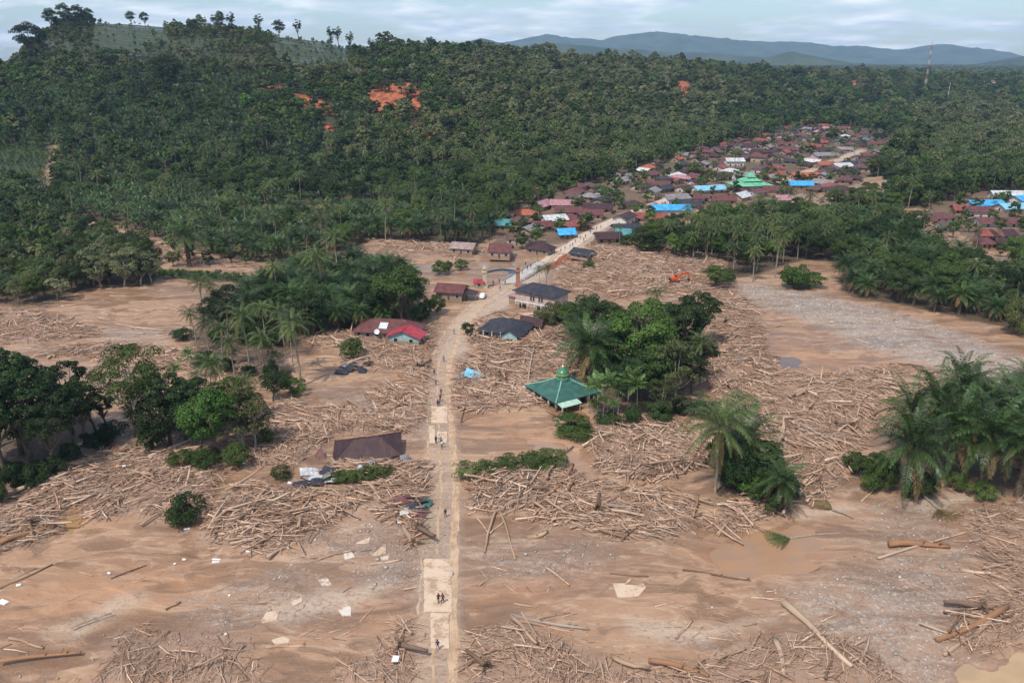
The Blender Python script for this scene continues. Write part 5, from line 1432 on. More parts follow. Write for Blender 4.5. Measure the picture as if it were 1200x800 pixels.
def stones():
    oct_v = np.array([(1, 0, 0), (-1, 0, 0), (0, 1, 0), (0, -1, 0), (0, 0, .75), (0, 0, -.5), (.6, .6, .35), (-.6, .55, .3), (.55, -.6, .3), (-.6, -.6, .35)])
    fc = np.array([(4, 6, 2, 7), (4, 8, 0, 6), (4, 9, 3, 8), (4, 7, 1, 9), (6, 0, 5, 2), (7, 2, 5, 1), (9, 1, 5, 3), (8, 3, 5, 0)])
    pts = []
    for p, cnt in zip(GRAVEL, (5200, 2600, 500, 700, 150, 700, 500, 400, 600)):
        lo, hi = p.min(0) - 3, p.max(0) + 3
        q = rng.uniform(lo, hi, (cnt * 3, 2)); w = soft(q[:, 0], q[:, 1], p, 8); q = q[rng.uniform(0, 1, len(q)) < w * (.3 + 1.6 * np.clip(.5 + 2 * fbm(q[:, 0] / 5, q[:, 1] / 3, 15, 2), 0, 1))]
        pts.append(q[:cnt])
    f = poly([(0,812),(1200,812),(1200,600),(540,560),(0,650)]); lo, hi = f.min(0), f.max(0)
    q = rng.uniform(lo, hi, (5200, 2)); q = q[inside(q[:, 0], q[:, 1], f)]; q = q[rng.uniform(0, 1, len(q)) < np.clip(.1 + 2.5 * fbm(q[:, 0] / 15, q[:, 1] / 9, 99, 3), .03, 1)]; pts.append(q)
    q = np.concatenate(pts); ok = np.ones(len(q), bool)
    for pp in POOLS.values(): ok &= ~inside(q[:, 0], q[:, 1], pp)
    q = q[ok]; n = len(q)
    s = np.clip(rng.lognormal(-2.55, .5, n), .04, .42) * np.where(q[:, 1] > 230, 1.5, 1.0)
    th = rng.uniform(0, 6.28, n); c, si = np.cos(th), np.sin(th)
    B = oct_v[None] * rng.uniform(.75, 1.25, (n, 10, 1)) * s[:, None, None]
    V = np.stack([B[..., 0] * c[:, None] - B[..., 1] * si[:, None], B[..., 0] * si[:, None] + B[..., 1] * c[:, None], B[..., 2] * .8], -1)
    V += np.column_stack([q, height(q[:, 0], q[:, 1]) + s * .12])[:, None]
    tint = np.array([(.28, .25, .225), (.38, .35, .32), (.56, .51, .45), (.38, .275, .20), (.20, .165, .14)])[rng.choice(5, n, p=[.32, .26, .12, .18, .12])]
    t = NT('river_stone'); t.color(t.node('ShaderNodeAttribute', attribute_name='tint').outputs['Color']); t.rough(.8)
    Fq = (fc[None] + (np.arange(n) * 10)[:, None, None]).reshape(-1, 4)
    o = struct('river_stones', mesh_np('river_stones', V.reshape(-1, 3), Fq, [t.m], False, cols={'tint': np.repeat(tint, 10, 0)}), 'stuff')
    o['label'] = 'grey and white river stones strewn over the mud'; o['category'] = 'stones'

# ------------------------------------------------------------------ buildings
def hit(px, py):
    u = (px - 600) / F; v = (400 - py) / F; dy = cp + v * sp; dz = -sp + v * cp
    t = np.linspace(200, 2200, 4000); x = u * t; y = dy * t; z = CAM_H + dz * t
    g = height(x, y); i = np.argmax(z < g)
    return float(x[i]), float(y[i]), float(g[i])
def roof_solid(w, d, ov, rh, z0, kind='gable', th=.14, cut=None):
    """roof shell over a w x d plan, ridge along x"""
    W, D = w / 2 + ov, d / 2 + ov
    dz = rh * ov / (d / 2 + 1e-6)
    e = z0 - dz * .5
    t = z0 + rh
    rx = W if kind == 'gable' else max(W - D, 0.02)
    top = [(-W, -D, e), (W, -D, e), (W, D, e), (-W, D, e), (-rx, 0, t), (rx, 0, t)]
    bot = [(x, y, z - th) for x, y, z in top]
    f = [(0, 1, 5, 4), (2, 3, 4, 5), (6, 10, 11, 7), (8, 11, 10, 9), (0, 6, 7, 1), (2, 8, 9, 3)]
    if kind == 'gable': f += [(0, 4, 10, 6), (4, 3, 9, 10), (1, 7, 11, 5), (5, 11, 8, 2)]
    else: f += [(0, 4, 3), (1, 2, 5), (6, 9, 10), (7, 11, 8), (0, 3, 9, 6), (1, 7, 8, 2)]
    return MB().add(top + bot, f)
def ridge_cap(w, d, ov, rh, z0, kind):
    W, D = w / 2 + ov, d / 2 + ov; rx = W if kind == 'gable' else max(W - D, .02); t = z0 + rh
    mb = MB().tube([(-rx, 0, t + .02), (rx, 0, t + .02)], .13, 5)
    if kind == 'hip':
        e = z0 - rh * ov / (d / 2) * .5
        for sx in (-1, 1):
            for sy in (-1, 1): mb.tube([(sx * rx, 0, t + .02), (sx * W, sy * D, e + .02)], .1, 4)
    return mb
def walls(w, d, h, rh, kind, zb=-.6):
    x, y = w / 2, d / 2
    V = [(-x, -y, zb), (x, -y, zb), (x, y, zb), (-x, y, zb), (-x, -y, h), (x, -y, h), (x, y, h), (-x, y, h)]
    f = [(0, 1, 5, 4), (2, 3, 7, 6), (1, 2, 6, 5), (3, 0, 4, 7), (3, 2, 1, 0)]
    if kind == 'gable':
        V += [(-x, 0, h + rh - .17), (x, 0, h + rh - .17)]; f += [(4, 8, 7), (5, 6, 9), (4, 5, 9, 8), (6, 7, 8, 9)]
    else: f += [(4, 5, 6, 7)]
    return MB().add(V, f)
def window(o, x, y, z, w, h, side=-1, nm='window', m=None, axis='y', frame=True):
    if axis == 'y':
        a = MB().box((x, y + side * .03, z), (w, .08, h)).build(nm, m or M_WIN, o)
        if frame:
            f = MB(); s = side * .075
            for dz in (-h / 2, h / 2): f.box((x, y + s, z + dz), (w + .2, .07, .12))
            for dx in (-w / 2, w / 2): f.box((x + dx, y + s * .97, z), (.1, .06, h - .13))
            f.build('frame', M_FRAME, a)
    else:
        a = MB().box((x + side * .03, y, z), (.08, w, h)).build(nm, m or M_WIN, o)
    return a
def house(label, A, B, d, h, roofcol, wallm, kind='hip', rh=1.9, ov=.7, wins=3, group=None, swap=False, z=None, detail=True, name='house'):
    """front wall runs from ground point A to ground point B; depth goes away from it"""
    A = Vector(A[:2]); B = Vector(B[:2]); v = B - A; w = v.length; rz = math.atan2(v.y, v.x)
    nrm = Vector((-v.y, v.x)).normalized(); c = (A + B) / 2 + nrm * d / 2
    zz = h1(c.x, c.y) if z is None else z
    o = thing(name, label, 'house', (c.x, c.y, zz), rz, group)
    if swap:
        q = bpy.data.objects.new; 
    ww, dd = (w, d) if not swap else (d, w)
    wl_ = walls(ww, dd, h, rh, kind).build('wall', wallm, o)
    rf = roof_solid(ww, dd, ov, rh, h, kind).build('roof', ROOF[roofcol], o)
    if detail: ridge_cap(ww, dd, ov, rh, h, kind).build('ridge_cap', ROOF[roofcol], rf)
    if swap:
        for ch in (wl_, rf): ch.rotation_euler = (0, 0, math.pi / 2)
    for k in range(wins):
        xx = -w / 2 + w * (k + .5) / wins
        if wins >= 3 and k == wins // 2:
            window(o, xx, -d / 2, 1.0, 1.0, 2.0, -1, 'door', M_DOOR, frame=detail)
        else:
            window(o, xx, -d / 2, min(1.6, h * .58), 1.1, min(1.2, h * .45), -1, frame=detail)
    if wins:
        window(o, w / 2, 0, min(1.6, h * .58), 1.1, 1.1, 1, axis='x'); window(o, -w / 2, 0, min(1.6, h * .58), 1.1, 1.1, -1, axis='x')
    return o, w, d
OCC = []
def occ(o, w, d): OCC.append((o.location.x, o.location.y, math.hypot(w, d) / 2))
def near_houses():
    # white house on stilts
    o, w, d = house('white two storey house on stilts with a dark blue roof', P(604, 361), P(650, 368), 8.0, 6.0, 'charcoal', M_PINK, 'hip', 2.0, .8, 0)
    for k, x in enumerate((-1.4, -.4, 1.7, 2.7)): window(o, x, -d / 2, 4.1, .7, 1.7)
    for k, x in enumerate((-4.6, 1.6, 4.9)): window(o, x, -d / 2, 1.0, (2.6, 1.6, 1.8)[k], 1.5, -1, 'opening_shade', M_WIN, frame=False)  # solid dark panels; shade inside the open lower floor painted as their colour
    for k in range(7): MB().box((-w / 2 + .2 + (w - .4) * k / 6, -d / 2 - .12, 1.0), (.28, .24, 2.6)).build('pillar', M_WHITE, o)
    MB().box((0, -d / 2 - .1, 2.35), (w + .3, .25, .3)).build('floor_beam', M_WHITE, o)
    MB().box((-w / 2 - 2.2, 1.0, 1.2), (4.2, 5.0, 2.6)).build('porch', M_CREAM, o)
    pr = MB().box((-w / 2 - 2.3, .9, 2.68), (5.0, 6.0, .16)).build('porch_roof', ROOF['pink'], o)
    occ(o, w, d)
    # dark hip roofed house
    o, w, d = house('house with dark blue hipped roof half buried in timber', P(563, 394), P(611, 398), 9.5, 2.7, 'charcoal', M_CREAM, 'hip', 2.6, .9, 3)
    g = roof_solid(5.2, 5.6, .5, 2.0, 2.75, 'gable').build('front_gable_roof', ROOF['charcoal'], o); g.rotation_euler = (0, 0, math.pi / 2); g.location = (w / 2 - 2.6, -d / 2 - .6, 0)
    g = walls(5.2, 4.6, 2.72, 1.9, 'gable').build('front_gable_wall', M_TEALW, o); g.rotation_euler = (0, 0, math.pi / 2); g.location = (w / 2 - 2.6, -d / 2 - .55, 0)
    MB().box((w / 2 - 2.6, -d / 2 - 3.22, 1.2), (1.2, .1, 1.6)).build('window', M_WIN, o)
    for k in range(3): MB().box((-w / 2 + 1.2 + k * 2.6, -d / 2 - .75, 1.2), (.25, .25, 3.0)).build('porch_post', M_WHITE, o)
    b = roof_solid(6, 5, .4, 1.6, 2.2, 'gable').build('rear_roof', ROOF['dark maroon'], o); b.location = (w / 2 - 1.0, d / 2 + 2.6, .5); b.rotation_euler = (.12, .1, .2)
    occ(o, w, d + 4)
    # red roofed house and its annex
    o, w, d = house('long maroon roofed house with a pale skylight panel', P(416, 395), P(488, 399), 9.0, 2.7, 'maroon', M_CREAM, 'hip', 2.4, .7, 7)
    sk = MB().box((0, 0, 0), (2.4, 3.0, .12)).build('skylight', mat('skylight_panel', (.50, .56, .60), .3), o); sk.location = (-w * .06, -d * .30, 3.72); sk.rotation_euler = (math.atan2(2.4, d / 2), 0, 0)
    dish = MB().lathe([(.05, 0), (.5, .12), (.75, .3), (.77, .32), (.5, .16), (.02, .05)], 14).build('satellite_dish', mat('dish_white', (.75, .75, .75), .4), o); dish.location = (-w * .12, -d / 2 - .9, 2.9); dish.rotation_euler = (R(60), 0, R(20))
    occ(o, w, d)
    o, w, d = house('small annex with bright red bent roof and teal walls', P(455, 404), P(491, 406), 5.0, 2.6, 'bright red', M_TEALW, 'gable', 1.9, .7, 2, swap=True)
    occ(o, w, d)
    o, w, d = house('maroon gabled house beside the parked white car', P(511, 352), P(541, 354), 7.5, 3.0, 'maroon', M_GREYW, 'gable', 1.8, .7, 3)
    ln = MB().box((0, 0, 0), (4.6, 5.0, .14)).build('lean_to_roof', ROOF['dark maroon'], o); ln.location = (w / 2 + 2.4, -.6, 2.6); ln.rotation_euler = (0, .22, 0)
    for sx in (-1.6, 2.0): MB().box((w / 2 + 2.4 + sx, -2.8, 1.1), (.18, .18, 2.4)).build('lean_to_post', M_PLANK, o)
    occ(o, w, d)
    o, w, d = house('little red roofed kiosk at the gateway pillar', P(556, 338), P(567, 338), 3.0, 2.2, 'bright red', M_WHITE, 'gable', .8, .4, 1); occ(o, w, d)
    # collapsed maroon house
    o, w, d = house('collapsed house with torn dark maroon roof sitting in the timber', P(392, 541), P(467, 538), 7.6, 1.9, 'dark maroon', M_PINK, 'hip', 2.3, .6, 0)
    for k, (x, ww) in enumerate(((-5.2, 1.4), (3.8, 2.2), (.9, 1.2))): window(o, x, -d / 2, .8, ww, 1.5, -1, 'opening_shade', M_WIN, frame=False)  # dark panels on the wall; their colour stands in for shade behind gaps
    o.rotation_euler = (R(6), R(-5), o.rotation_euler[2] + .05); o.location.z -= .6
    tr = MB().box((0, 0, 0), (2.6, 1.5, .1)).build('roof_hole_shade', mat('roof_shade_dark', (.03, .02, .02), .9), o); tr.location = (-1.4, 1.15, 3.66); tr.rotation_euler = (-math.atan2(2.3, d / 2 + .6), 0, 0)  # dark sheet laid on the roof, coloured as the shade inside a hole
    bt = MB()
    for k in range(5): bt.box((-1.4 - 1.1 + k * .55, 1.15, 3.72), (.08, 1.6, .08), 0, Matrix.Rotation(-.5, 3, 'X'))
    bt.build('roof_batten', M_PLANK, o)
    v = MB().add([(-w / 2 - 5.6, -3.0, -.2), (-w / 2 - .9, -3.6, -.1), (-w / 2 - 2.8, .4, 3.2), (-w / 2 - 5.2, 1.2, .1), (-w / 2 - 5.6, -3.0, -.4), (-w / 2 - .9, -3.6, -.3), (-w / 2 - 2.8, .4, 3.0), (-w / 2 - 5.2, 1.2, -.1)], [(0, 1, 2), (0, 2, 3), (4, 6, 5), (4, 7, 6), (0, 4, 5, 1), (1, 5, 6, 2), (2, 6, 7, 3), (3, 7, 4, 0)]).build('fallen_roof_wing', ROOF['maroon'], o)
    occ(o, w, d)
    mosque()
    # across the river
    for lab, a, b, d, h, rc, wm, kd, rh in [
        ('small house with streaked tin roof on the far river bank', (528, 298), (553, 300), 7, 2.8, 'striped', M_CREAM, 'gable', 1.7),
        ('maroon roofed house on the far river bank', (573, 307), (597, 308), 7, 3.0, 'maroon', M_PINK, 'gable', 2.3),
        ('house with brown roof and red end behind the far bank house', (594, 287), (617, 289), 7, 2.8, 'brown', M_WHITE, 'gable', 1.7),
        ('battered dark brown roofed house at the river bend', (617, 298), (642, 300), 7, 2.6, 'dark maroon', M_GREYW, 'hip', 2.1),
        ('wrecked charcoal roofed hut above the red cut bank', (668, 304), (688, 309), 6, 1.6, 'charcoal', M_WHITE, 'gable', 1.6)]:
        o, w, d = house(lab, P(*a), P(*b), d, h, rc, wm, kd, rh, .6, 3); occ(o, w, d)
    for lab, (px, py), wd, rc, wm in [('lone maroon roofed house in the plantation on the hill', (266, 212), 11, 'maroon', M_WHITE), ('teal roofed hut among the palms on the hill', (347, 200), 9, 'teal', M_WHITE),
                                  ('small pink roofed hut below the lone maroon house', (268, 219), 6, 'pink', M_WHITE), ('far white house with rust roof on the lowland', (1158, 104), 26, 'rust red', M_WHITE), ('far low white shed in the lowland palms', (1150, 121), 16, 'silver', M_WHITE)]:
        x, y, z = hit(px, py); o, w, d = house(lab, (x - wd / 2, y), (x + wd / 2, y), wd * .6, 3.4 if wd < 20 else 7, rc, wm, 'gable', 2.0, .7, 2, z=z + (.5 if wd < 20 else 6.5)); occ(o, w, d)
def mosque():
    A = np.array(at(619, 449, 2.7)); B = np.array(at(655, 470, 2.7)); C = np.array(at(700, 456, 2.7))
    v = B - A; rz = math.atan2(v[1], v[0]); c = (A + C) / 2
    w = np.linalg.norm(v); d = np.linalg.norm(C - B)
    s = (w + d) / 2 * 1.07
    o = thing('mosque', 'open green roofed mosque with a green dome', 'mosque', (c[0], c[1], h1(*c) - .35), rz)
    gm = ROOF['dark green']
    t = MB(); W = s / 2; e, top = 2.7, 5.4
    # pyramid roof with a raised, lightly bent slope
    ringv = [(-W, -W), (W, -W), (W, W), (-W, W)]
    V = [(x, y, e) for x, y in ringv] + [(x * .52, y * .52, e + 1.15) for x, y in ringv] + [(x * .11, y * .11, top) for x, y in ringv] + [(x, y, e - .22) for x, y in ringv]
    f = []
    for k in range(4):
        n = (k + 1) % 4; f += [(k, n, 4 + n, 4 + k), (4 + k, 4 + n, 8 + n, 8 + k), (12 + k, 12 + n, n, k)]
    f += [(8, 9, 10, 11), (15, 14, 13, 12)]
    rf = t.add(V, f).build('roof', gm, o)
    hp = MB()
    for x, y in ringv: hp.tube([(x, y, e + .05), (x * .52, y * .52, e + 1.2), (x * .11, y * .11, top + .05)], .16, 5)
    hp.build('ridge_cap', mat('mint_trim', (.20, .36, .30), .5), rf)
    dm = MB().lathe([(2.3, 0), (2.3, .5), (2.05, .6), (2.05, 1.1)], 16).build('drum', mat('dome_base', (.05, .20, .13), .4), o); dm.location = (0, 0, top - .35); dm.scale = (.76,) * 3
    for k in range(8):
        a = k * math.pi / 4; MB().box((2.08 * math.cos(a), 2.08 * math.sin(a), .85), (.1, .5, .35), 0, Matrix.Rotation(a, 3, 'Z')).build('vent', M_WHITE, dm)
    pr = [(1.75, 0), (2.0, .35), (2.05, .75), (1.9, 1.25), (1.5, 1.8), (.95, 2.25), (.4, 2.55), (.12, 2.75)]
    dome = MB().lathe(pr, 18).build('dome', mat('dome_green', (.04, .17, .085), .3, .3, 1, 0, .5), o, True); dome.location = (0, 0, top + .45); dome.scale = (.76,) * 3
    MB().lathe([(2.08, .5), (2.1, .55), (2.1, .75), (2.08, .8)], 18).build('dome_band', mat('dome_band', (.45, .36, .08), .4), dome)
    MB().lathe([(.1, 2.6), (.28, 2.85), (.3, 3.1), (.12, 3.35), (.06, 4.0), (.01, 4.3)], 10).build('finial', mat('finial_white', (.8, .78, .7), .3), dome)
    n = 5
    for k in range(n):
        for sx, sy in ((-W + .5 + (s - 1) * k / (n - 1), -W + .5), (-W + .5 + (s - 1) * k / (n - 1), W - .5), (-W + .5, -W + .5 + (s - 1) * k / (n - 1)), (W - .5, -W + .5 + (s - 1) * k / (n - 1))):
            if (sy in (-W + .5, W - .5) and 0 <= k < n) or 0 < k < n - 1:
                MB().box((sx, sy, 1.0), (.32, .32, 3.3)).build('pillar', M_WHITE, o)
    MB().box((0, 0, .8), (s * .72, s * .72, 3.0)).build('hall', M_GREYW, o)
    for k in range(4):
        a = k * math.pi / 2
        for q in (-1, 0, 1):
            MB().box((s * .36 * math.cos(a) - q * 2.6 * math.sin(a), s * .36 * math.sin(a) + q * 2.6 * math.cos(a), 1.2), (.12, 1.3, 2.0), 0, Matrix.Rotation(a, 3, 'Z')).build('arch_window', M_WIN, o)
    MB().box((W + .9, -W + 3.2, 2.3), (2.2, 5.5, .14), 0, Matrix.Rotation(.18, 3, 'Y')).build('porch_roof', mat('mint_roof', (.36, .52, .42), .5), o)
    for y in (.7, 5.6): MB().box((W + 1.7, -W + y, .6), (.25, .25, 3.0)).build('porch_post', M_WHITE, o)
    occ(o, s, s)
def village():
    # roofs one can pick out: left px, right px, base row, depth, wall height, roof, wall, shape
    L = [(646,671,246,9,3.2,'pink','w','gable'),(651,678,254,9,3,'maroon','c','gable'),(599,628,257,8,3,'orange','w','hip'),(583,600,260,7,3,'brown','c','gable'),(580,598,270,7,3,'teal','c','gable'),
     (640,666,264,8,3,'silver','w','gable'),(626,648,271,7,2.8,'maroon','c','gable'),(666,694,270,9,2.8,'rust red','c','hip'),(680,705,257,8,3,'maroon','w','gable'),(684,716,250,9,3,'dark maroon','c','gable'),
     (656,674,280,6,2.8,'sky blue','g','gable'),(621,637,232,7,5,'rust red','w','hip'),(700,728,286,9,3,'dark maroon','c','gable'),(722,752,276,10,3,'charcoal','c','gable'),(743,778,262,9,3,'rust red','w','gable'),
     (766,808,254,9,4,'sky blue','w','gable'),(782,810,241,8,4.5,'grey','w','gable'),(807,832,238,9,3.2,'maroon','w','hip'),(816,853,228,9,3,'pale blue','w','gable'),(838,860,212,9,3.2,'dark maroon','w','gable'),
     (926,952,222,9,3,'sky blue','c','gable'),(896,926,228,9,3,'maroon','w','gable'),(893,920,202,9,3,'rust red','w','hip'),(862,884,214,8,5,'grey','w','gable'),(930,962,211,9,3,'orange','c','gable'),
     (979,1002,200,9,3.4,'silver','w','gable'),(960,980,198,9,3.4,'orange','c','gable'),(972,1004,228,11,3,'dark maroon','w','hip'),(955,985,186,9,3,'grey','w','gable'),(906,928,168,9,3,'brown','w','gable'),
     (852,872,196,8,5,'silver','w','gable'),(882,910,182,9,3,'dark maroon','c','gable'),(910,940,172,9,3,'maroon','w','gable'),(1014,1045,172,9,3,'maroon','w','gable'),(800,830,206,9,3,'dark maroon','c','hip'),
     (734,756,246,9,3,'dark maroon','c','hip'),(760,784,222,9,3,'maroon','c','gable'),(784,808,214,9,3,'pink','w','hip'),(836,862,240,8,3,'maroon','c','gable'),(912,928,240,8,3.4,'pink','c','gable')]
    L2 = [(1094,1122,262,9,3,'maroon','w','hip'),(1120,1135,252,8,3,'rust red','c','gable'),(1136,1162,256,10,4,'maroon','w','gable'),(1140,1178,246,9,3.2,'sky blue','w','gable'),(1176,1215,250,9,3.2,'pale blue','w','gable'),
     (1150,1195,268,10,3,'maroon','w','gable'),(1150,1172,282,7,3,'rust red','c','gable'),(1165,1192,282,8,3,'dark maroon','c','gable'),(1172,1204,294,9,3,'dark maroon','c','gable'),(1165,1200,236,8,4,'silver','w','gable'),(1150,1168,292,7,3,'maroon','c','hip'),(1192,1225,240,9,3.5,'sky blue','w','gable'),(1050,1064,232,7,3,'silver','c','gable'),(1034,1056,242,8,3,'rust red','c','gable'),(1104,1124,272,8,3,'brown','w','gable')]
    WM = {'w': (M_WHITE, 'white'), 'c': (M_CREAM, 'cream'), 'g': (M_GREYW, 'grey')}
    def lab(rc, w, kd, where): return '%s %s roofed house with %s walls %s' % (rc, 'hip' if kd == 'hip' else 'gable', WM[w][1], where)
    for src, where in ((L, 'in the village'), (L2, 'in the hamlet beyond the plantation')):
        for a, b, py, d, h, rc, w, kd in src:
            x0, y0 = at(a, py); x1, y1 = at(b, py); x0, y0, x1, y1 = map(float, (x0, y0, x1, y1))
            t = rnd.uniform(-.25, .4); wd = x1 - x0; c = (x0 + x1) / 2
            A = (c - wd / 2 * math.cos(t), y0 - wd / 2 * math.sin(t)); B = (c + wd / 2 * math.cos(t), y0 + wd / 2 * math.sin(t))
            lb = lab(rc, w, kd, where)
            o, w_, d_ = house(lb, A, B, d, h * .9, rc, WM[w][0], kd, 2.0, .9, 3, lb, detail=False); occ(o, w_, d_)
    # the village mosque
    x, y = map(float, at(884, 226)); z = h1(x, y)
    o = thing('village_mosque', 'mint green tiered roof mosque in the middle of the village', 'mosque', (x, y, z), .2)
    MB().box((0, 7, 2), (20, 15, 5)).build('wall', M_WHITE, o)
    r = roof_solid(22, 17, .8, 3.0, 4.5, 'hip').build('roof', ROOF['mint green'], o); r.location = (0, 7, 0)
    r = roof_solid(11, 9, .6, 2.4, 6.8, 'hip').build('upper_roof', ROOF['mint green'], o); r.location = (0, 7, 0)
    r = roof_solid(4.5, 4.4, .4, 2.6, 9.0, 'hip').build('roof_lantern', ROOF['mint green'], o); r.location = (0, 7, 0)
    for k in range(5): window(o, -8 + 4 * k, -.5, 1.8, 1.2, 1.8)
    OCC.append((x, y + 7, 14))
    # the packed remainder
    vp = poly(VILLAGE); lo, hi = vp.min(0), vp.max(0)
    cols = ['maroon', 'dark maroon', 'brown', 'rust red', 'grey', 'pink', 'charcoal', 'silver', 'orange', 'teal']; cw = [22, 26, 22, 11, 12, 3, 6, 5, 2, 1]
    rd = densify(ROAD2, 4); n = 0
    for _ in range(14000):
        x, y = rnd.uniform(lo[0], hi[0]), rnd.uniform(lo[1], hi[1])
        w, d = rnd.uniform(7.5, 12.5), rnd.uniform(6.5, 9)
        rr = math.hypot(w, d) / 2
        if not inside(np.array([x]), np.array([y]), vp)[0]: continue
        if np.min(np.hypot(rd[:, 0] - x, rd[:, 1] - y)) < rr * .7 + 3.0: continue
        if any((x - a) ** 2 + (y - b) ** 2 < ((rr + c) * .69) ** 2 for a, b, c in OCC): continue
        i = int(np.argmin(np.hypot(rd[:, 0] - x, rd[:, 1] - y))); i = min(i, len(rd) - 2)
        dv = rd[i + 1] - rd[i]; rz = math.atan2(dv[1], dv[0]) + rnd.choice((0, 0, math.pi / 2)) + rnd.uniform(-.15, .15) - (math.pi if rnd.random() < .0 else 0)
        if math.cos(rz) < 0: rz += math.pi
        rc = rnd.choices(cols, cw)[0]; wk = rnd.choice('wcc'); kd = rnd.choice(('gable', 'gable', 'hip'))
        v = Vector((math.cos(rz), math.sin(rz))); nn = Vector((-v.y, v.x)); A = Vector((x, y)) - v * w / 2 - nn * d / 2; B = A + v * w
        lb = lab(rc, wk, kd, 'in the village')
        house(lb, A, B, d, rnd.uniform(2.2, 2.9) * (1.7 if rnd.random() < .08 else 1), rc, WM[wk][0], kd, rnd.uniform(1.5, 2.3), .95, rnd.choice((2, 3)), lb, detail=False)
        OCC.append((x, y, rr)); n += 1
        if n >= 215: break
    print('village', n)

# ------------------------------------------------------------------ street things
def gateway():
    A, B = Vector(P(568, 337)), Vector(P(607, 336))
    mb_c = mat('gate_cream', (.50, .42, .30), .8); mb_b = mat('gate_brick', (.34, .17, .115), .85)
    g = thing('village_gateway', 'village gateway of two tiered pillars joined by a dark blue beam', 'gateway', tuple((A + B) / 2 - Vector((0, 0, 0))), math.atan2(B.y - A.y, B.x - A.x))
    L = (B - A).length
    for s, m in ((-1, mb_c), (1, mb_b)):
        p = MB()
        p.box((s * L / 2, 0, .5), (1.9, 1.9, 1.6)); p.box((s * L / 2, 0, 3.4), (1.3, 1.3, 4.3)); p.box((s * L / 2, 0, 5.7), (1.8, 1.8, .35)); p.box((s * L / 2, 0, 6.3), (1.05, 1.05, .9)); p.box((s * L / 2, 0, 6.85), (1.5, 1.5, .25))
        p.lathe([(.5, 6.95), (.55, 7.2), (.35, 7.6), (.05, 8.1)], 8, (s * L / 2, 0, 0))
        p.build('pillar', m, g)
    bm = MB()
    n = 10
    pts = [(-L / 2 + .7 + (L - 1.4) * k / n, 0, 5.5 + .8 * math.sin(math.pi * k / n)) for k in range(n + 1)]
    for a, b in zip(pts, pts[1:]):
        c = [(a[i] + b[i]) / 2 for i in range(3)]; bm.box(c, (math.dist(a, b) + .06, .35, .75), 0, Matrix.Rotation(-math.atan2(b[2] - a[2], b[0] - a[0]), 3, 'Y'))
    bm.build('beam', mat('gate_blue', (.045, .085, .12), .6), g)
    MB().box((L / 2 - 2.2, -.2, 5.3), (2.4, .1, 1.0)).build('banner', mat('banner_blue', (.09, .17, .33), .7), g)
def car():
    x, y, z = P(566, 349); a = ROAD[12] - ROAD[11]; rz = math.atan2(a[1], a[0])
    z = .3
    o = thing('parked_car', 'white hatchback parked at the edge of the dirt road', 'car', (x, y, z), rz)
    wht = mat('car_paint', (.72, .73, .74), .25, .03, 1, 0, .6)
    pr = [(-2.1, .35), (-2.12, .85), (-1.95, 1.02), (-1.6, 1.08), (-1.25, 1.48), (-.3, 1.58), (.45, 1.5), (1.05, 1.02), (1.85, .88), (2.12, .7), (2.12, .35)]
    V = []; n = len(pr)
    for yy, sc in ((-.84, 1), (-.80, 1), (.80, 1), (.84, 1)):
        for px, pz in pr:
            inn = .12 * max(0, pz - 1.0) / .5
            V.append((px, yy * (1 - inn), pz if abs(yy) < .82 else .35 + (pz - .35) * .97))
    f = [(i + k * n, i + 1 + k * n, i + 1 + (k + 1) * n, i + (k + 1) * n) for k in range(3) for i in range(n - 1)] + [tuple(range(n)), tuple(reversed(range(3 * n, 4 * n)))] + [(n - 1 + k * n, k * n, (k + 1) * n, n - 1 + (k + 1) * n) for k in range(3)]
    b = MB().add(V, f).build('body', wht, o)
    def quad(nm, pts): 
        q = [Vector(p) for p in pts]; nr = (q[1] - q[0]).cross(q[2] - q[0]).normalized() * .02
        MB().add([p + nr for p in q] + [p - nr for p in q], [(0, 1, 2, 3), (7, 6, 5, 4), (0, 4, 5, 1), (1, 5, 6, 2), (2, 6, 7, 3), (3, 7, 4, 0)]).build(nm, M_WIN, o)
    quad('windscreen', [(.50, -.70, 1.49), (1.02, -.76, 1.06), (1.02, .76, 1.06), (.50, .70, 1.49)])
    quad('rear_window', [(-1.29, .68, 1.45), (-1.58, .74, 1.12), (-1.58, -.74, 1.12), (-1.29, -.68, 1.45)])
    for s in (-1, 1):
        quad('side_window', [(-1.2, s * .80, 1.08), (-.2, s * .80, 1.08), (-.25, s * .725, 1.5), (-1.05, s * .735, 1.42)])
        quad('side_window', [(-.1, s * .80, 1.08), (.85, s * .80, 1.06), (.4, s * .73, 1.45), (-.15, s * .725, 1.5)])
        MB().box((2.08, s * .58, .72), (.1, .34, .2)).build('headlight', mat('lamp_glass', (.8, .8, .75), .15), o)
        MB().box((-2.1, s * .62, .85), (.1, .22, .28)).build('tail_light', mat('tail_red', (.35, .02, .02), .3), o)
        for xx in (-1.3, 1.35):
            w = thingless('wheel', o, (xx, s * .76, .32))
            t = MB().lathe([(.2, -.1), (.31, -.1), (.33, -.06), (.33, .06), (.31, .1), (.2, .1)], 16).build('tyre', mat('tyre_rubber', (.02, .02, .02), .9), w); t.rotation_euler = (math.pi / 2, 0, 0)
            t = MB().lathe([(.05, -.11), (.2, -.105), (.2, .105), (.05, .11)], 12).build('rim', mat('rim_grey', (.4, .4, .4), .3, .1, 1, .8), w); t.rotation_euler = (math.pi / 2, 0, 0)
def thingless(nm, parent, loc):
    o = bpy.data.objects.new(nm, None); COL.objects.link(o); o.parent = parent; o.location = loc; o.empty_display_size = .1; return o
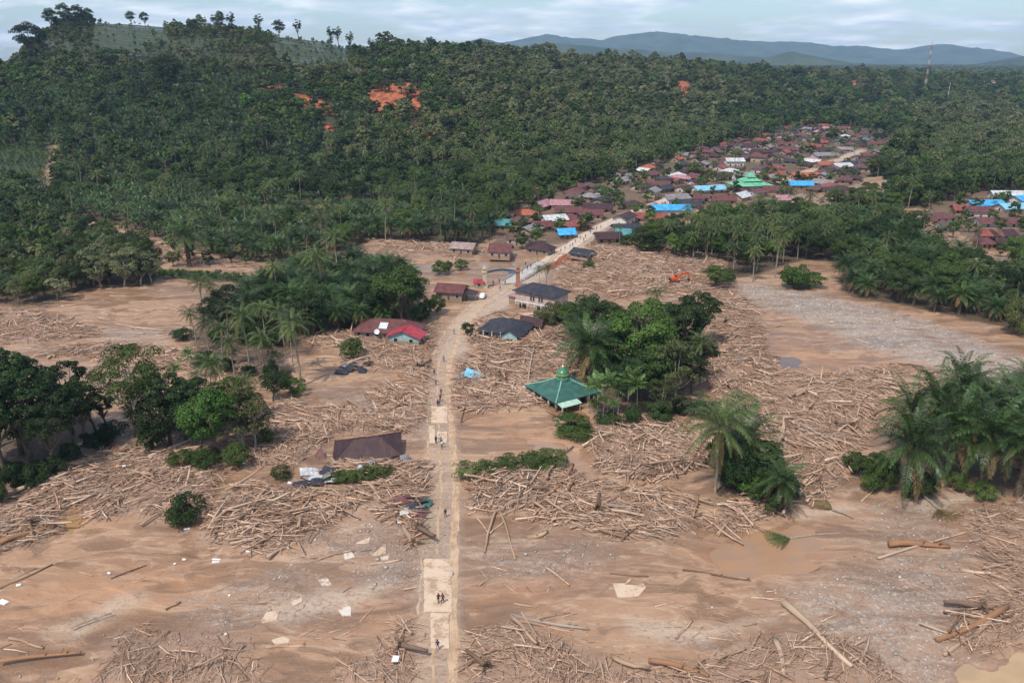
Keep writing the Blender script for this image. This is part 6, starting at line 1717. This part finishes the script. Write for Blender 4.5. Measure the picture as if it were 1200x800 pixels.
def excavator():
    x, y, z = P(790, 333)
    o = thing('excavator', 'orange tracked excavator working on the timber field', 'excavator', (x, y, z + .9), R(10), None, .9)
    og = mat('digger_orange', (.55, .085, .025), .45, .15); dk = mat('track_steel', (.045, .04, .038), .8); gl = M_WIN
    for s in (-1, 1):
        t = MB().add([(px, s * 1.1 + yy, pz) for yy in (-.28, .28) for px, pz in ((-1.7, .1), (-1.3, -.1), (1.3, -.1), (1.7, .1), (1.75, .45), (1.4, .7), (-1.4, .7), (-1.75, .45))], [tuple(range(7, -1, -1)), tuple(range(8, 16))] + [(i, (i + 1) % 8, (i + 1) % 8 + 8, i + 8) for i in range(8)]).build('track', dk, o)
    MB().box((-.25, 0, 1.3), (2.9, 2.3, 1.0)).build('engine_house', og, o)
    MB().lathe([(.8, .65), (.8, .85)], 14).build('turntable', dk, o)
    MB().box((-1.75, 0, 1.25), (.6, 2.2, .9)).build('counterweight', dk, o)
    cb = MB().box((.7, .7, 2.1), (1.1, .9, 1.3)).build('cab', og, o)
    for (c, d_) in (((1.27, .7, 2.2), (.04, .7, .8)), ((.7, 1.17, 2.2), (.8, .04, .7)), ((.7, .23, 2.2), (.8, .04, .7))): MB().box(c, d_).build('window', gl, cb)
    bo = MB(); 
    def seg(a, b, w0, w1):
        a, b = Vector(a), Vector(b); d = (b - a).normalized(); u = Vector((-d.z, 0, d.x))
        V = []
        for p, w in ((a, w0), (b, w1)):
            for sy in (-.18, .18): V += [p + u * w + Vector((0, sy, 0)), p - u * w + Vector((0, sy, 0))]
        return MB().add(V, [(0, 1, 3, 2), (4, 6, 7, 5), (0, 4, 5, 1), (2, 3, 7, 6), (0, 2, 6, 4), (1, 5, 7, 3)])
    seg((1.0, -.3, 1.5), (3.0, -.3, 3.2), .25, .34).build('boom', og, o)
    b2 = seg((2.9, -.3, 3.15), (5.2, -.3, 3.6), .34, .22).build('boom_tip', og, o)
    st = seg((5.1, -.3, 3.75), (5.9, -.3, 1.3), .26, .16).build('stick', og, o)
    MB().add([(5.5, -.75, 1.2), (6.3, -.75, 1.1), (6.2, -.75, .3), (5.5, -.75, .2), (5.1, -.75, .7)] + [(5.5, .15, 1.2), (6.3, .15, 1.1), (6.2, .15, .3), (5.5, .15, .2), (5.1, .15, .7)], [(0, 1, 2, 3, 4), (9, 8, 7, 6, 5)] + [(i, i + 5, (i + 1) % 5 + 5, (i + 1) % 5) for i in range(5)]).build('bucket', dk, o)
    MB().tube([(1.3, -.3, 1.2), (2.5, -.3, 2.6)], .09, 6).build('hydraulic_ram', M_FRAME, o)
def lattice_tower(px, top, Y, wb, label, m_a, m_b, base_py=None):
    x = (px - 600) / F * cp * Y
    z = h1(x, Y); zt = zray(top, Y * 1.0)
    h = zt - z
    o = thing('lattice_tower', label, 'tower', (x, Y, z - .5), .4)
    n = 12
    def wid(t): return wb * (1 - .8 * t) / 2
    for k in range(n):
        t0, t1 = k / n, (k + 1) / n; w0, w1 = wid(t0), wid(t1); z0, z1 = h * t0, h * t1
        mb = MB(); c = [(-1, -1), (1, -1), (1, 1), (-1, 1)]; r = wb * .035
        for i in range(4):
            a, b = c[i], c[(i + 1) % 4]
            mb.tube([(a[0] * w0, a[1] * w0, z0), (a[0] * w1, a[1] * w1, z1)], r, 4)
            mb.tube([(a[0] * w0, a[1] * w0, z0), (b[0] * w1, b[1] * w1, z1)], r * .7, 4)
            mb.tube([(b[0] * w0, b[1] * w0, z0), (a[0] * w1, a[1] * w1, z1)], r * .7, 4)
            mb.tube([(a[0] * w1, a[1] * w1, z1), (b[0] * w1, b[1] * w1, z1)], r * .7, 4)
        mb.build('section', m_a if k % 2 == 0 else m_b, o)
    for k in range(5):
        a = k * 1.256; MB().box((wid(1) * 1.5 * math.cos(a), wid(1) * 1.5 * math.sin(a), h - wb * (.35 + .25 * (k % 2))), (wb * .08, wb * .12, wb * .5), 0, Matrix.Rotation(a, 3, 'Z')).build('antenna', M_WHITE, o)
def person_meshes():
    poses = {}
    def build(nm, P_, E, Rd):
        me = bpy.data.meshes.new(nm); me.from_pydata(P_, E, []); o = bpy.data.objects.new(nm, me); COL.objects.link(o)
        md = o.modifiers.new('skin', 'SKIN'); 
        for i, r in enumerate(Rd): me.skin_vertices[0].data[i].radius = r if isinstance(r, tuple) else (r, r)
        me.skin_vertices[0].data[0].use_root = True
        sb = o.modifiers.new('sub', 'SUBSURF'); sb.levels = 1
        dg = bpy.context.evaluated_depsgraph_get(); dg.update()
        m2 = bpy.data.meshes.new_from_object(o.evaluated_get(dg)); bpy.data.objects.remove(o)
        m2.name = nm
        for s in range(3): m2.materials.append(None)
        for p in m2.polygons:
            c = p.center; 
            if c.z > 1.41 or c.z < .07: mi = 0 if c.z > 1 else 2
            elif c.z > .86: mi = 1
            else: mi = 2
            if abs(c.x) > .2 and c.z < 1.1: mi = 0
            p.material_index = mi; p.use_smooth = True
        return m2
    for nm, st, arm in (('stand', 0, .05), ('walk', .24, .18), ('carry', .1, .3)):
        V = [(0, 0, .9), (0, 0, 1.1), (0, 0, 1.3), (0, 0, 1.44), (0, .01, 1.52), (0, .01, 1.62),
             (.17, 0, 1.35), (.24, -arm * .4, 1.1), (.25, -arm + .16 if nm == 'carry' else arm, .88 if nm != 'carry' else 1.05), (.25, arm + .04, .80 if nm != 'carry' else 1.1),
             (-.17, 0, 1.35), (-.24, arm * .3, 1.1), (-.25, -arm, .88), (-.25, -arm - .02, .79),
             (.09, 0, .84), (.1, st * .45, .48), (.1, st * .6, .09), (.1, st * .6 + .13, .05),
             (-.09, 0, .84), (-.1, -st * .3, .48), (-.1, -st * .9, .10), (-.1, -st * .9 + .13, .05)]
        E = [(0, 1), (1, 2), (2, 3), (3, 4), (4, 5), (2, 6), (6, 7), (7, 8), (8, 9), (2, 10), (10, 11), (11, 12), (12, 13), (0, 14), (14, 15), (15, 16), (16, 17), (0, 18), (18, 19), (19, 20), (20, 21)]
        Rd = [(.15, .11), (.14, .10), (.16, .105), .058, (.085, .1), (.075, .09), .075, .05, .038, (.045, .03), .075, .05, .038, (.045, .03), .085, .062, .042, (.045, .03), .085, .062, .042, (.045, .03)]
        poses[nm] = build('person_' + nm, V, E, Rd)
    return poses
def people():
    poses = person_meshes()
    hair = MB().lathe([(.085, -.02), (.108, .03), (.10, .09), (.06, .13), (.01, .145)], 10).mesh('hair', mat('hair_black', (.012, .01, .009), .7), True)
    skin = mat('skin_brown', (.28, .15, .09), .6)
    C = {'black': (.015, .015, .018), 'dark red': (.14, .02, .022), 'navy': (.03, .04, .09), 'white': (.62, .60, .58), 'grey': (.2, .2, .21), 'violet': (.16, .12, .22), 'olive': (.11, .10, .05), 'blue': (.06, .14, .32)}
    def cm(c): return mat('cloth_' + c.replace(' ', '_'), C[c], .85)
    who = [ # px, py, shirt, trousers, pose, label
     (514,707,'black','black','walk','person in black walking on the cracked concrete slabs'),(519,707,'dark red','black','walk','person in dark red walking on the cracked concrete slabs'),
     (513,762,'navy','grey','walk','person in navy on the broken end of the concrete road'),(522,606,'black','olive','walk','person in black walking alone along the rutted mud track'),
     (511,520,'black','black','stand','person in black leading a small group on the narrow concrete strip'),(515,518,'white','navy','walk','person in white shirt in the group on the narrow concrete strip'),
     (517,521,'grey','navy','carry','person in grey carrying something in the group on the narrow concrete strip'),(518,525,'white','black','walk','person in white shirt and black trousers at the tail of the group'),
     (516,470,'black','dark red','walk','person in black and dark red near the upper concrete patch'),(517,463,'dark red','black','stand','person in dark red near the upper concrete patch'),(515,476,'violet','black','walk','person in violet at the upper concrete patch'),(513,477,'black','navy','stand','person in black and navy at the upper concrete patch'),
     (509,440,'navy','black','walk','person in navy at the roadside timber'),(511,452,'violet','navy','carry','person in violet carrying a load at the roadside timber'),(520,424,'grey','black','stand','person in grey on the muddy bend of the road'),
     (541,383,'white','grey','walk','person in white on the pale bend of the road'),(545,383,'grey','black','walk','person in grey on the pale bend of the road'),(532,392,'grey','olive','stand','person in grey and olive lower on the bend of the road'),
     (578,334,'dark red','black','stand','person in dark red at the gateway'),(585,332,'navy','black','walk','person in navy at the gateway'),(592,334,'black','black','walk','person in black at the gateway'),(586,340,'grey','navy','stand','person in grey at the gateway')]
    for lab, grp, spots in (('person in dark clothes crossing the grey bridge', 'people on the bridge', [(618,318),(622,316),(612,322),(630,310),(616,313)]), ('person standing in the crowd on the far bank street', 'people on the far bank street', [(657,296),(662,293),(668,291),(664,286),(674,285),(680,281),(686,279),(692,274),(699,270),(676,279),(684,283),(704,268),(671,289)])):
        for q in spots: who.append((q[0], q[1], rnd.choice(['black', 'navy', 'grey', 'dark red'] if 'dark clothes' in lab else ['black', 'white', 'blue', 'dark red', 'grey', 'violet']), rnd.choice(['black', 'navy', 'grey']), rnd.choice(('stand', 'walk')), (lab, grp)))
    slab_z = {}
    for px, py, sh, tr, ps, lab in who:
        x, y, z = P(px, py)
        z = max(z, .0)
        d = segdist(np.array([x]), np.array([y]), ROAD, False)[0]
        if d < 2.9: z = max(z, .34 if (654 < py < 766 or 476 < py < 522) else .24)
        if (597 < px < 637 and 306 < py < 333): z = .395
        elif px > 652 and py < 299: z = h1(x, y) + .05
        l, g = lab if isinstance(lab, tuple) else (lab, None)
        o = thing('person', l, 'person', (x, y, z), rnd.choice((0, math.pi)) + rnd.uniform(-.4, .4), g, 1.04)
        b = link('body', poses[ps], o)
        for i, m in enumerate((skin, cm(sh), cm(tr))): b.material_slots[i].link = 'OBJECT'; b.material_slots[i].material = m
        hr = link('hair', hair, o); hr.location = (0, 0, 1.55)
def sheet_mesh(w, d, m, bend=.12):
    mb = MB(); n = 9; V = []
    for i in range(n):
        x = -w / 2 + w * i / (n - 1); z = .05 * (i % 2) + bend * math.sin(i / (n - 1) * math.pi) * 2
        V += [(x, -d / 2, z), (x, d / 2, z + .06)]
    V += [(a, b, c - .03) for a, b, c in V]; N = 2 * n
    f = [(2 * i, 2 * i + 2, 2 * i + 3, 2 * i + 1) for i in range(n - 1)] + [(N + 2 * i, N + 2 * i + 1, N + 2 * i + 3, N + 2 * i + 2) for i in range(n - 1)]
    f += [(2 * i, N + 2 * i, N + 2 * i + 2, 2 * i + 2) for i in range(n - 1)] + [(2 * i + 1, 2 * i + 3, N + 2 * i + 3, N + 2 * i + 1) for i in range(n - 1)] + [(0, 1, N + 1, N), (N - 2, 2 * N - 2, 2 * N - 1, N - 1)]
    return mb.add(V, f).mesh('roof_sheet', m)
def wreckage():
    S = {c: ROOF[c] for c in ('silver', 'maroon', 'charcoal', 'pale blue', 'grey', 'dark green', 'bright red')}
    W = 'in the wreckage beside the collapsed maroon house'; W2 = 'in the crushed hut at the edge of the mud road'; W3 = 'in the wreck near the hip roofed house'; W4 = 'under the small round tree'
    L = [(363,556,3.6,2.6,'silver',W,.1),(369,563,3.0,1.6,'silver',W,.05),(358,560,2.4,1.6,'grey',W,.2),(380,562,2.6,2.2,'grey',W,-.2),(372,568,2.4,1.8,'charcoal',W,.3),(388,566,2.2,1.8,'silver',W,-.1),(352,570,3.0,1.8,'charcoal',W,.2),(384,555,2.8,2.0,'charcoal',W,.4),
         (424,552,1.8,1.4,'silver',W,.1),(432,548,3.0,.7,'grey',W,.4),(445,545,3.4,.6,'grey',W,-.5),(475,542,1.8,2.2,'grey',W,.8),
         (474,594,3.8,2.2,'maroon',W2,.5),(482,586,3.0,2.0,'maroon',W2,-.3),(484,600,2.6,2.2,'charcoal',W2,.4),(476,604,2.2,1.2,'silver',W2,.1),(492,590,2.8,2.4,'charcoal',W2,-.3),(500,592,2.0,1.6,'dark green',W2,.3),(489,606,2.4,1.8,'maroon',W2,.2),(496,602,2.2,1.4,'charcoal',W2,-.2),
         (556,442,5.0,3.0,'pale blue',W3,.35),(548,440,3.2,2.0,'silver',W3,-.2),(540,442,2.6,1.8,'grey',W3,.3),(551,436,2.8,1.8,'charcoal',W3,.2),(560,438,2.4,1.6,'silver',W3,-.4),
         (408,434,3.4,2.2,'charcoal',W4,.4),(418,430,3.0,2.0,'grey',W4,-.3),(400,438,3.4,1.8,'charcoal',W4,.2),(424,436,2.6,1.8,'charcoal',W4,.3),(412,428,2.6,2.0,'silver',W4,-.4),(430,428,2.8,1.8,'charcoal',W4,.1),(404,430,2.4,2.0,'grey',W4,.2)]
    NM = {'silver': 'silvery', 'grey': 'dull grey', 'charcoal': 'blackened', 'maroon': 'maroon', 'pale blue': 'pale blue', 'dark green': 'green'}
    for px, py, w, d, c, wh, tilt in L:
        x, y, z = P(px, py); o = link('roof_sheet', sheet_mesh(w, d, S[c], rnd.uniform(0, .15)))
        lb = NM[c] + ' bent roof sheet ' + wh; tag(o, lb, 'roof sheet', NM[c] + ' sheets ' + wh); o.location = (x, y, z + .55); o.rotation_euler = (tilt, rnd.uniform(-.35, .35), rnd.uniform(-.6, .6))
    # white litter
    wm = mat('foam_white', (.78, .78, .76), .6, .05)
    for px, py, w, d, wh in [(4,706,1.6,.9,'at the rim of the cut channel'),(219,620,1.0,.35,'below the round dark bush'),(254,656,1.4,.3,'on the mud below the steep timber heap'),(253,659,1.2,.3,'on the mud below the steep timber heap'),(216,656,.6,.3,'on the mud below the steep timber heap'),(291,647,.9,.3,'on the mud below the steep timber heap'),(146,550,.6,.5,'on the drift below the tall roadside trees'),(285,546,.8,.9,'beside the green bushes of the drift'),(340,570,.7,.6,'next to the wrecked sheets'),(22,686,.7,.5,'on the pale mud by the cut channel'),(470,612,1.2,.5,'beside the crushed hut'),(464,777,.9,1.1,'in the tangle beside the concrete road'),(14,575,.6,1.1,'under the tall slender trees'),(205,661,.4,.3,'alone on the open mud'),(269,698,.35,.25,'by the rust stained mud'),(128,672,.5,.3,'near the thin dark stick')]:
        x, y, z = P(px, py); o = MB().add([(-w / 2, -d / 2, 0), (w / 2, -d * .42, 0), (w * .45, d / 2, 0), (-w * .5, d * .45, 0), (-w / 2.1, -d / 2.1, .16), (w / 2.1, -d * .40, .2), (w * .42, d / 2.2, .14), (-w * .46, d * .42, .2)], [(3, 2, 1, 0), (4, 5, 6, 7), (0, 1, 5, 4), (1, 2, 6, 5), (2, 3, 7, 6), (3, 0, 4, 7)]).build('foam_board', wm)
        tag(o, 'white foam board fragment ' + wh, 'litter', 'foam fragments ' + wh); o.location = (x, y, z + (.05 if 'drift' not in wh and 'tangle' not in wh and 'wrecked' not in wh else .7)); o.rotation_euler = (0, 0, rnd.uniform(-.6, .6))
    # fallen palm crowns
    for a, b, lab in [((925,632),(985,624),'uprooted palm with grey green fronds lying on the wet flat'), ((975,598),(1000,608),'fallen palm top with limp fronds near the oil palm clump'), ((1100,598),(1060,560),'fallen dry palm crown by the oil palm clump')]:
        A = Vector(P(*a)); B = Vector(P(*b)); d = (B - A); o = thing('fallen_palm', lab, 'palm', tuple(A), math.atan2(d.y, d.x))
        MB().tube([(0, 0, .25), (d.length * .5, .2, .3), (d.length, 0, .22)], [.22, .16, .12], 7).build('trunk', M_BARKPALE, o)
        rg = np.random.default_rng(int(a[0])); V, Fq = frond_np(4.2, .12, .25, 18, .5, .12, rg)
        me = mesh_np('fallen_frond', V, Fq, [LEAF['dead'] if 'dry' in lab or 'limp' in lab else LEAF['coco']])
        for k in range(9):
            f = link('frond', me, o); f.location = (0, 0, .3); f.rotation_euler = (rnd.uniform(-.6, .6), 0, math.pi + (k - 4) * .19)
def skyline_trees():
    for px, kind, top in [(307, 'slim', 12), (352, 'slim', 20), (389, 'slim', 28), (398, 'slim', 28), (412, 'slim', 34), (435, 'slim', 42), (276, 'slim', 10), (330, 'dark', 22), (68, 'dark', 8), (84, 'dark', 2), (100, 'dark', 4), (112, 'dark', 8), (160, 'dark', 12), (176, 'dark', 13), (240, 'mid', 16), (262, 'mid', 12), (505, 'dark', 42), (565, 'dark', 50), (1128, 'dark', 70)]:
        a = (px - 600) / F * cp; Y = float(np.interp(a, _az, _yr)) - 15 + rnd.uniform(-15, 15); x = a * Y; z = h1(x, Y)
        hh = max(9.0, min(26, zray(top, Y) - z)); p = PROTO[kind][0]; s = hh / p['h']
        make_tree(x, Y, z, kind, (s * .8, s), 'standing out on the skyline', 0)
    for px, py, top, w, lab in [(38, 70, 24, 40, 'big emergent dark tree rising above the palm slope edge'), (128, 82, 54, 34, 'broad dark tree on the palm slope'), (196, 104, 62, 44, 'wide dark dome shaped tree on the palm slope')]:
        x, y, z = hit(px, py); hh = 8
        while proj(x, y, z + hh)[1] > top and hh < 40: hh += .5
        wm = w / F * (y * cp + (CAM_H - z) * sp); p = PROTO['dark'][0]
        make_tree(x, y, z, 'dark', (wm / p['w'], hh / p['h']), '', 0, lab)

# ------------------------------------------------------------------ build
def timed(f):
    t = time.time(); f(); print(f.__name__, round(time.time() - t, 1))
for f in (setting, near_houses, village, gateway, car, excavator, vegetation, skyline_trees, driftwood, stumps, stones, wreckage, people): timed(f)
red_p, wht_p = mat('tower_red', (.30, .085, .07), .6), mat('tower_white', (.5, .5, .5), .6)
lattice_tower(1089, 47, 1500, 3.6, 'tall red and white lattice mast above the far woods', red_p, wht_p)
lattice_tower(1118, 96, 1350, 1.6, 'short pale tower in the lowland plantation', wht_p, M_WHITE)
print('script', round(time.time() - T0, 1))
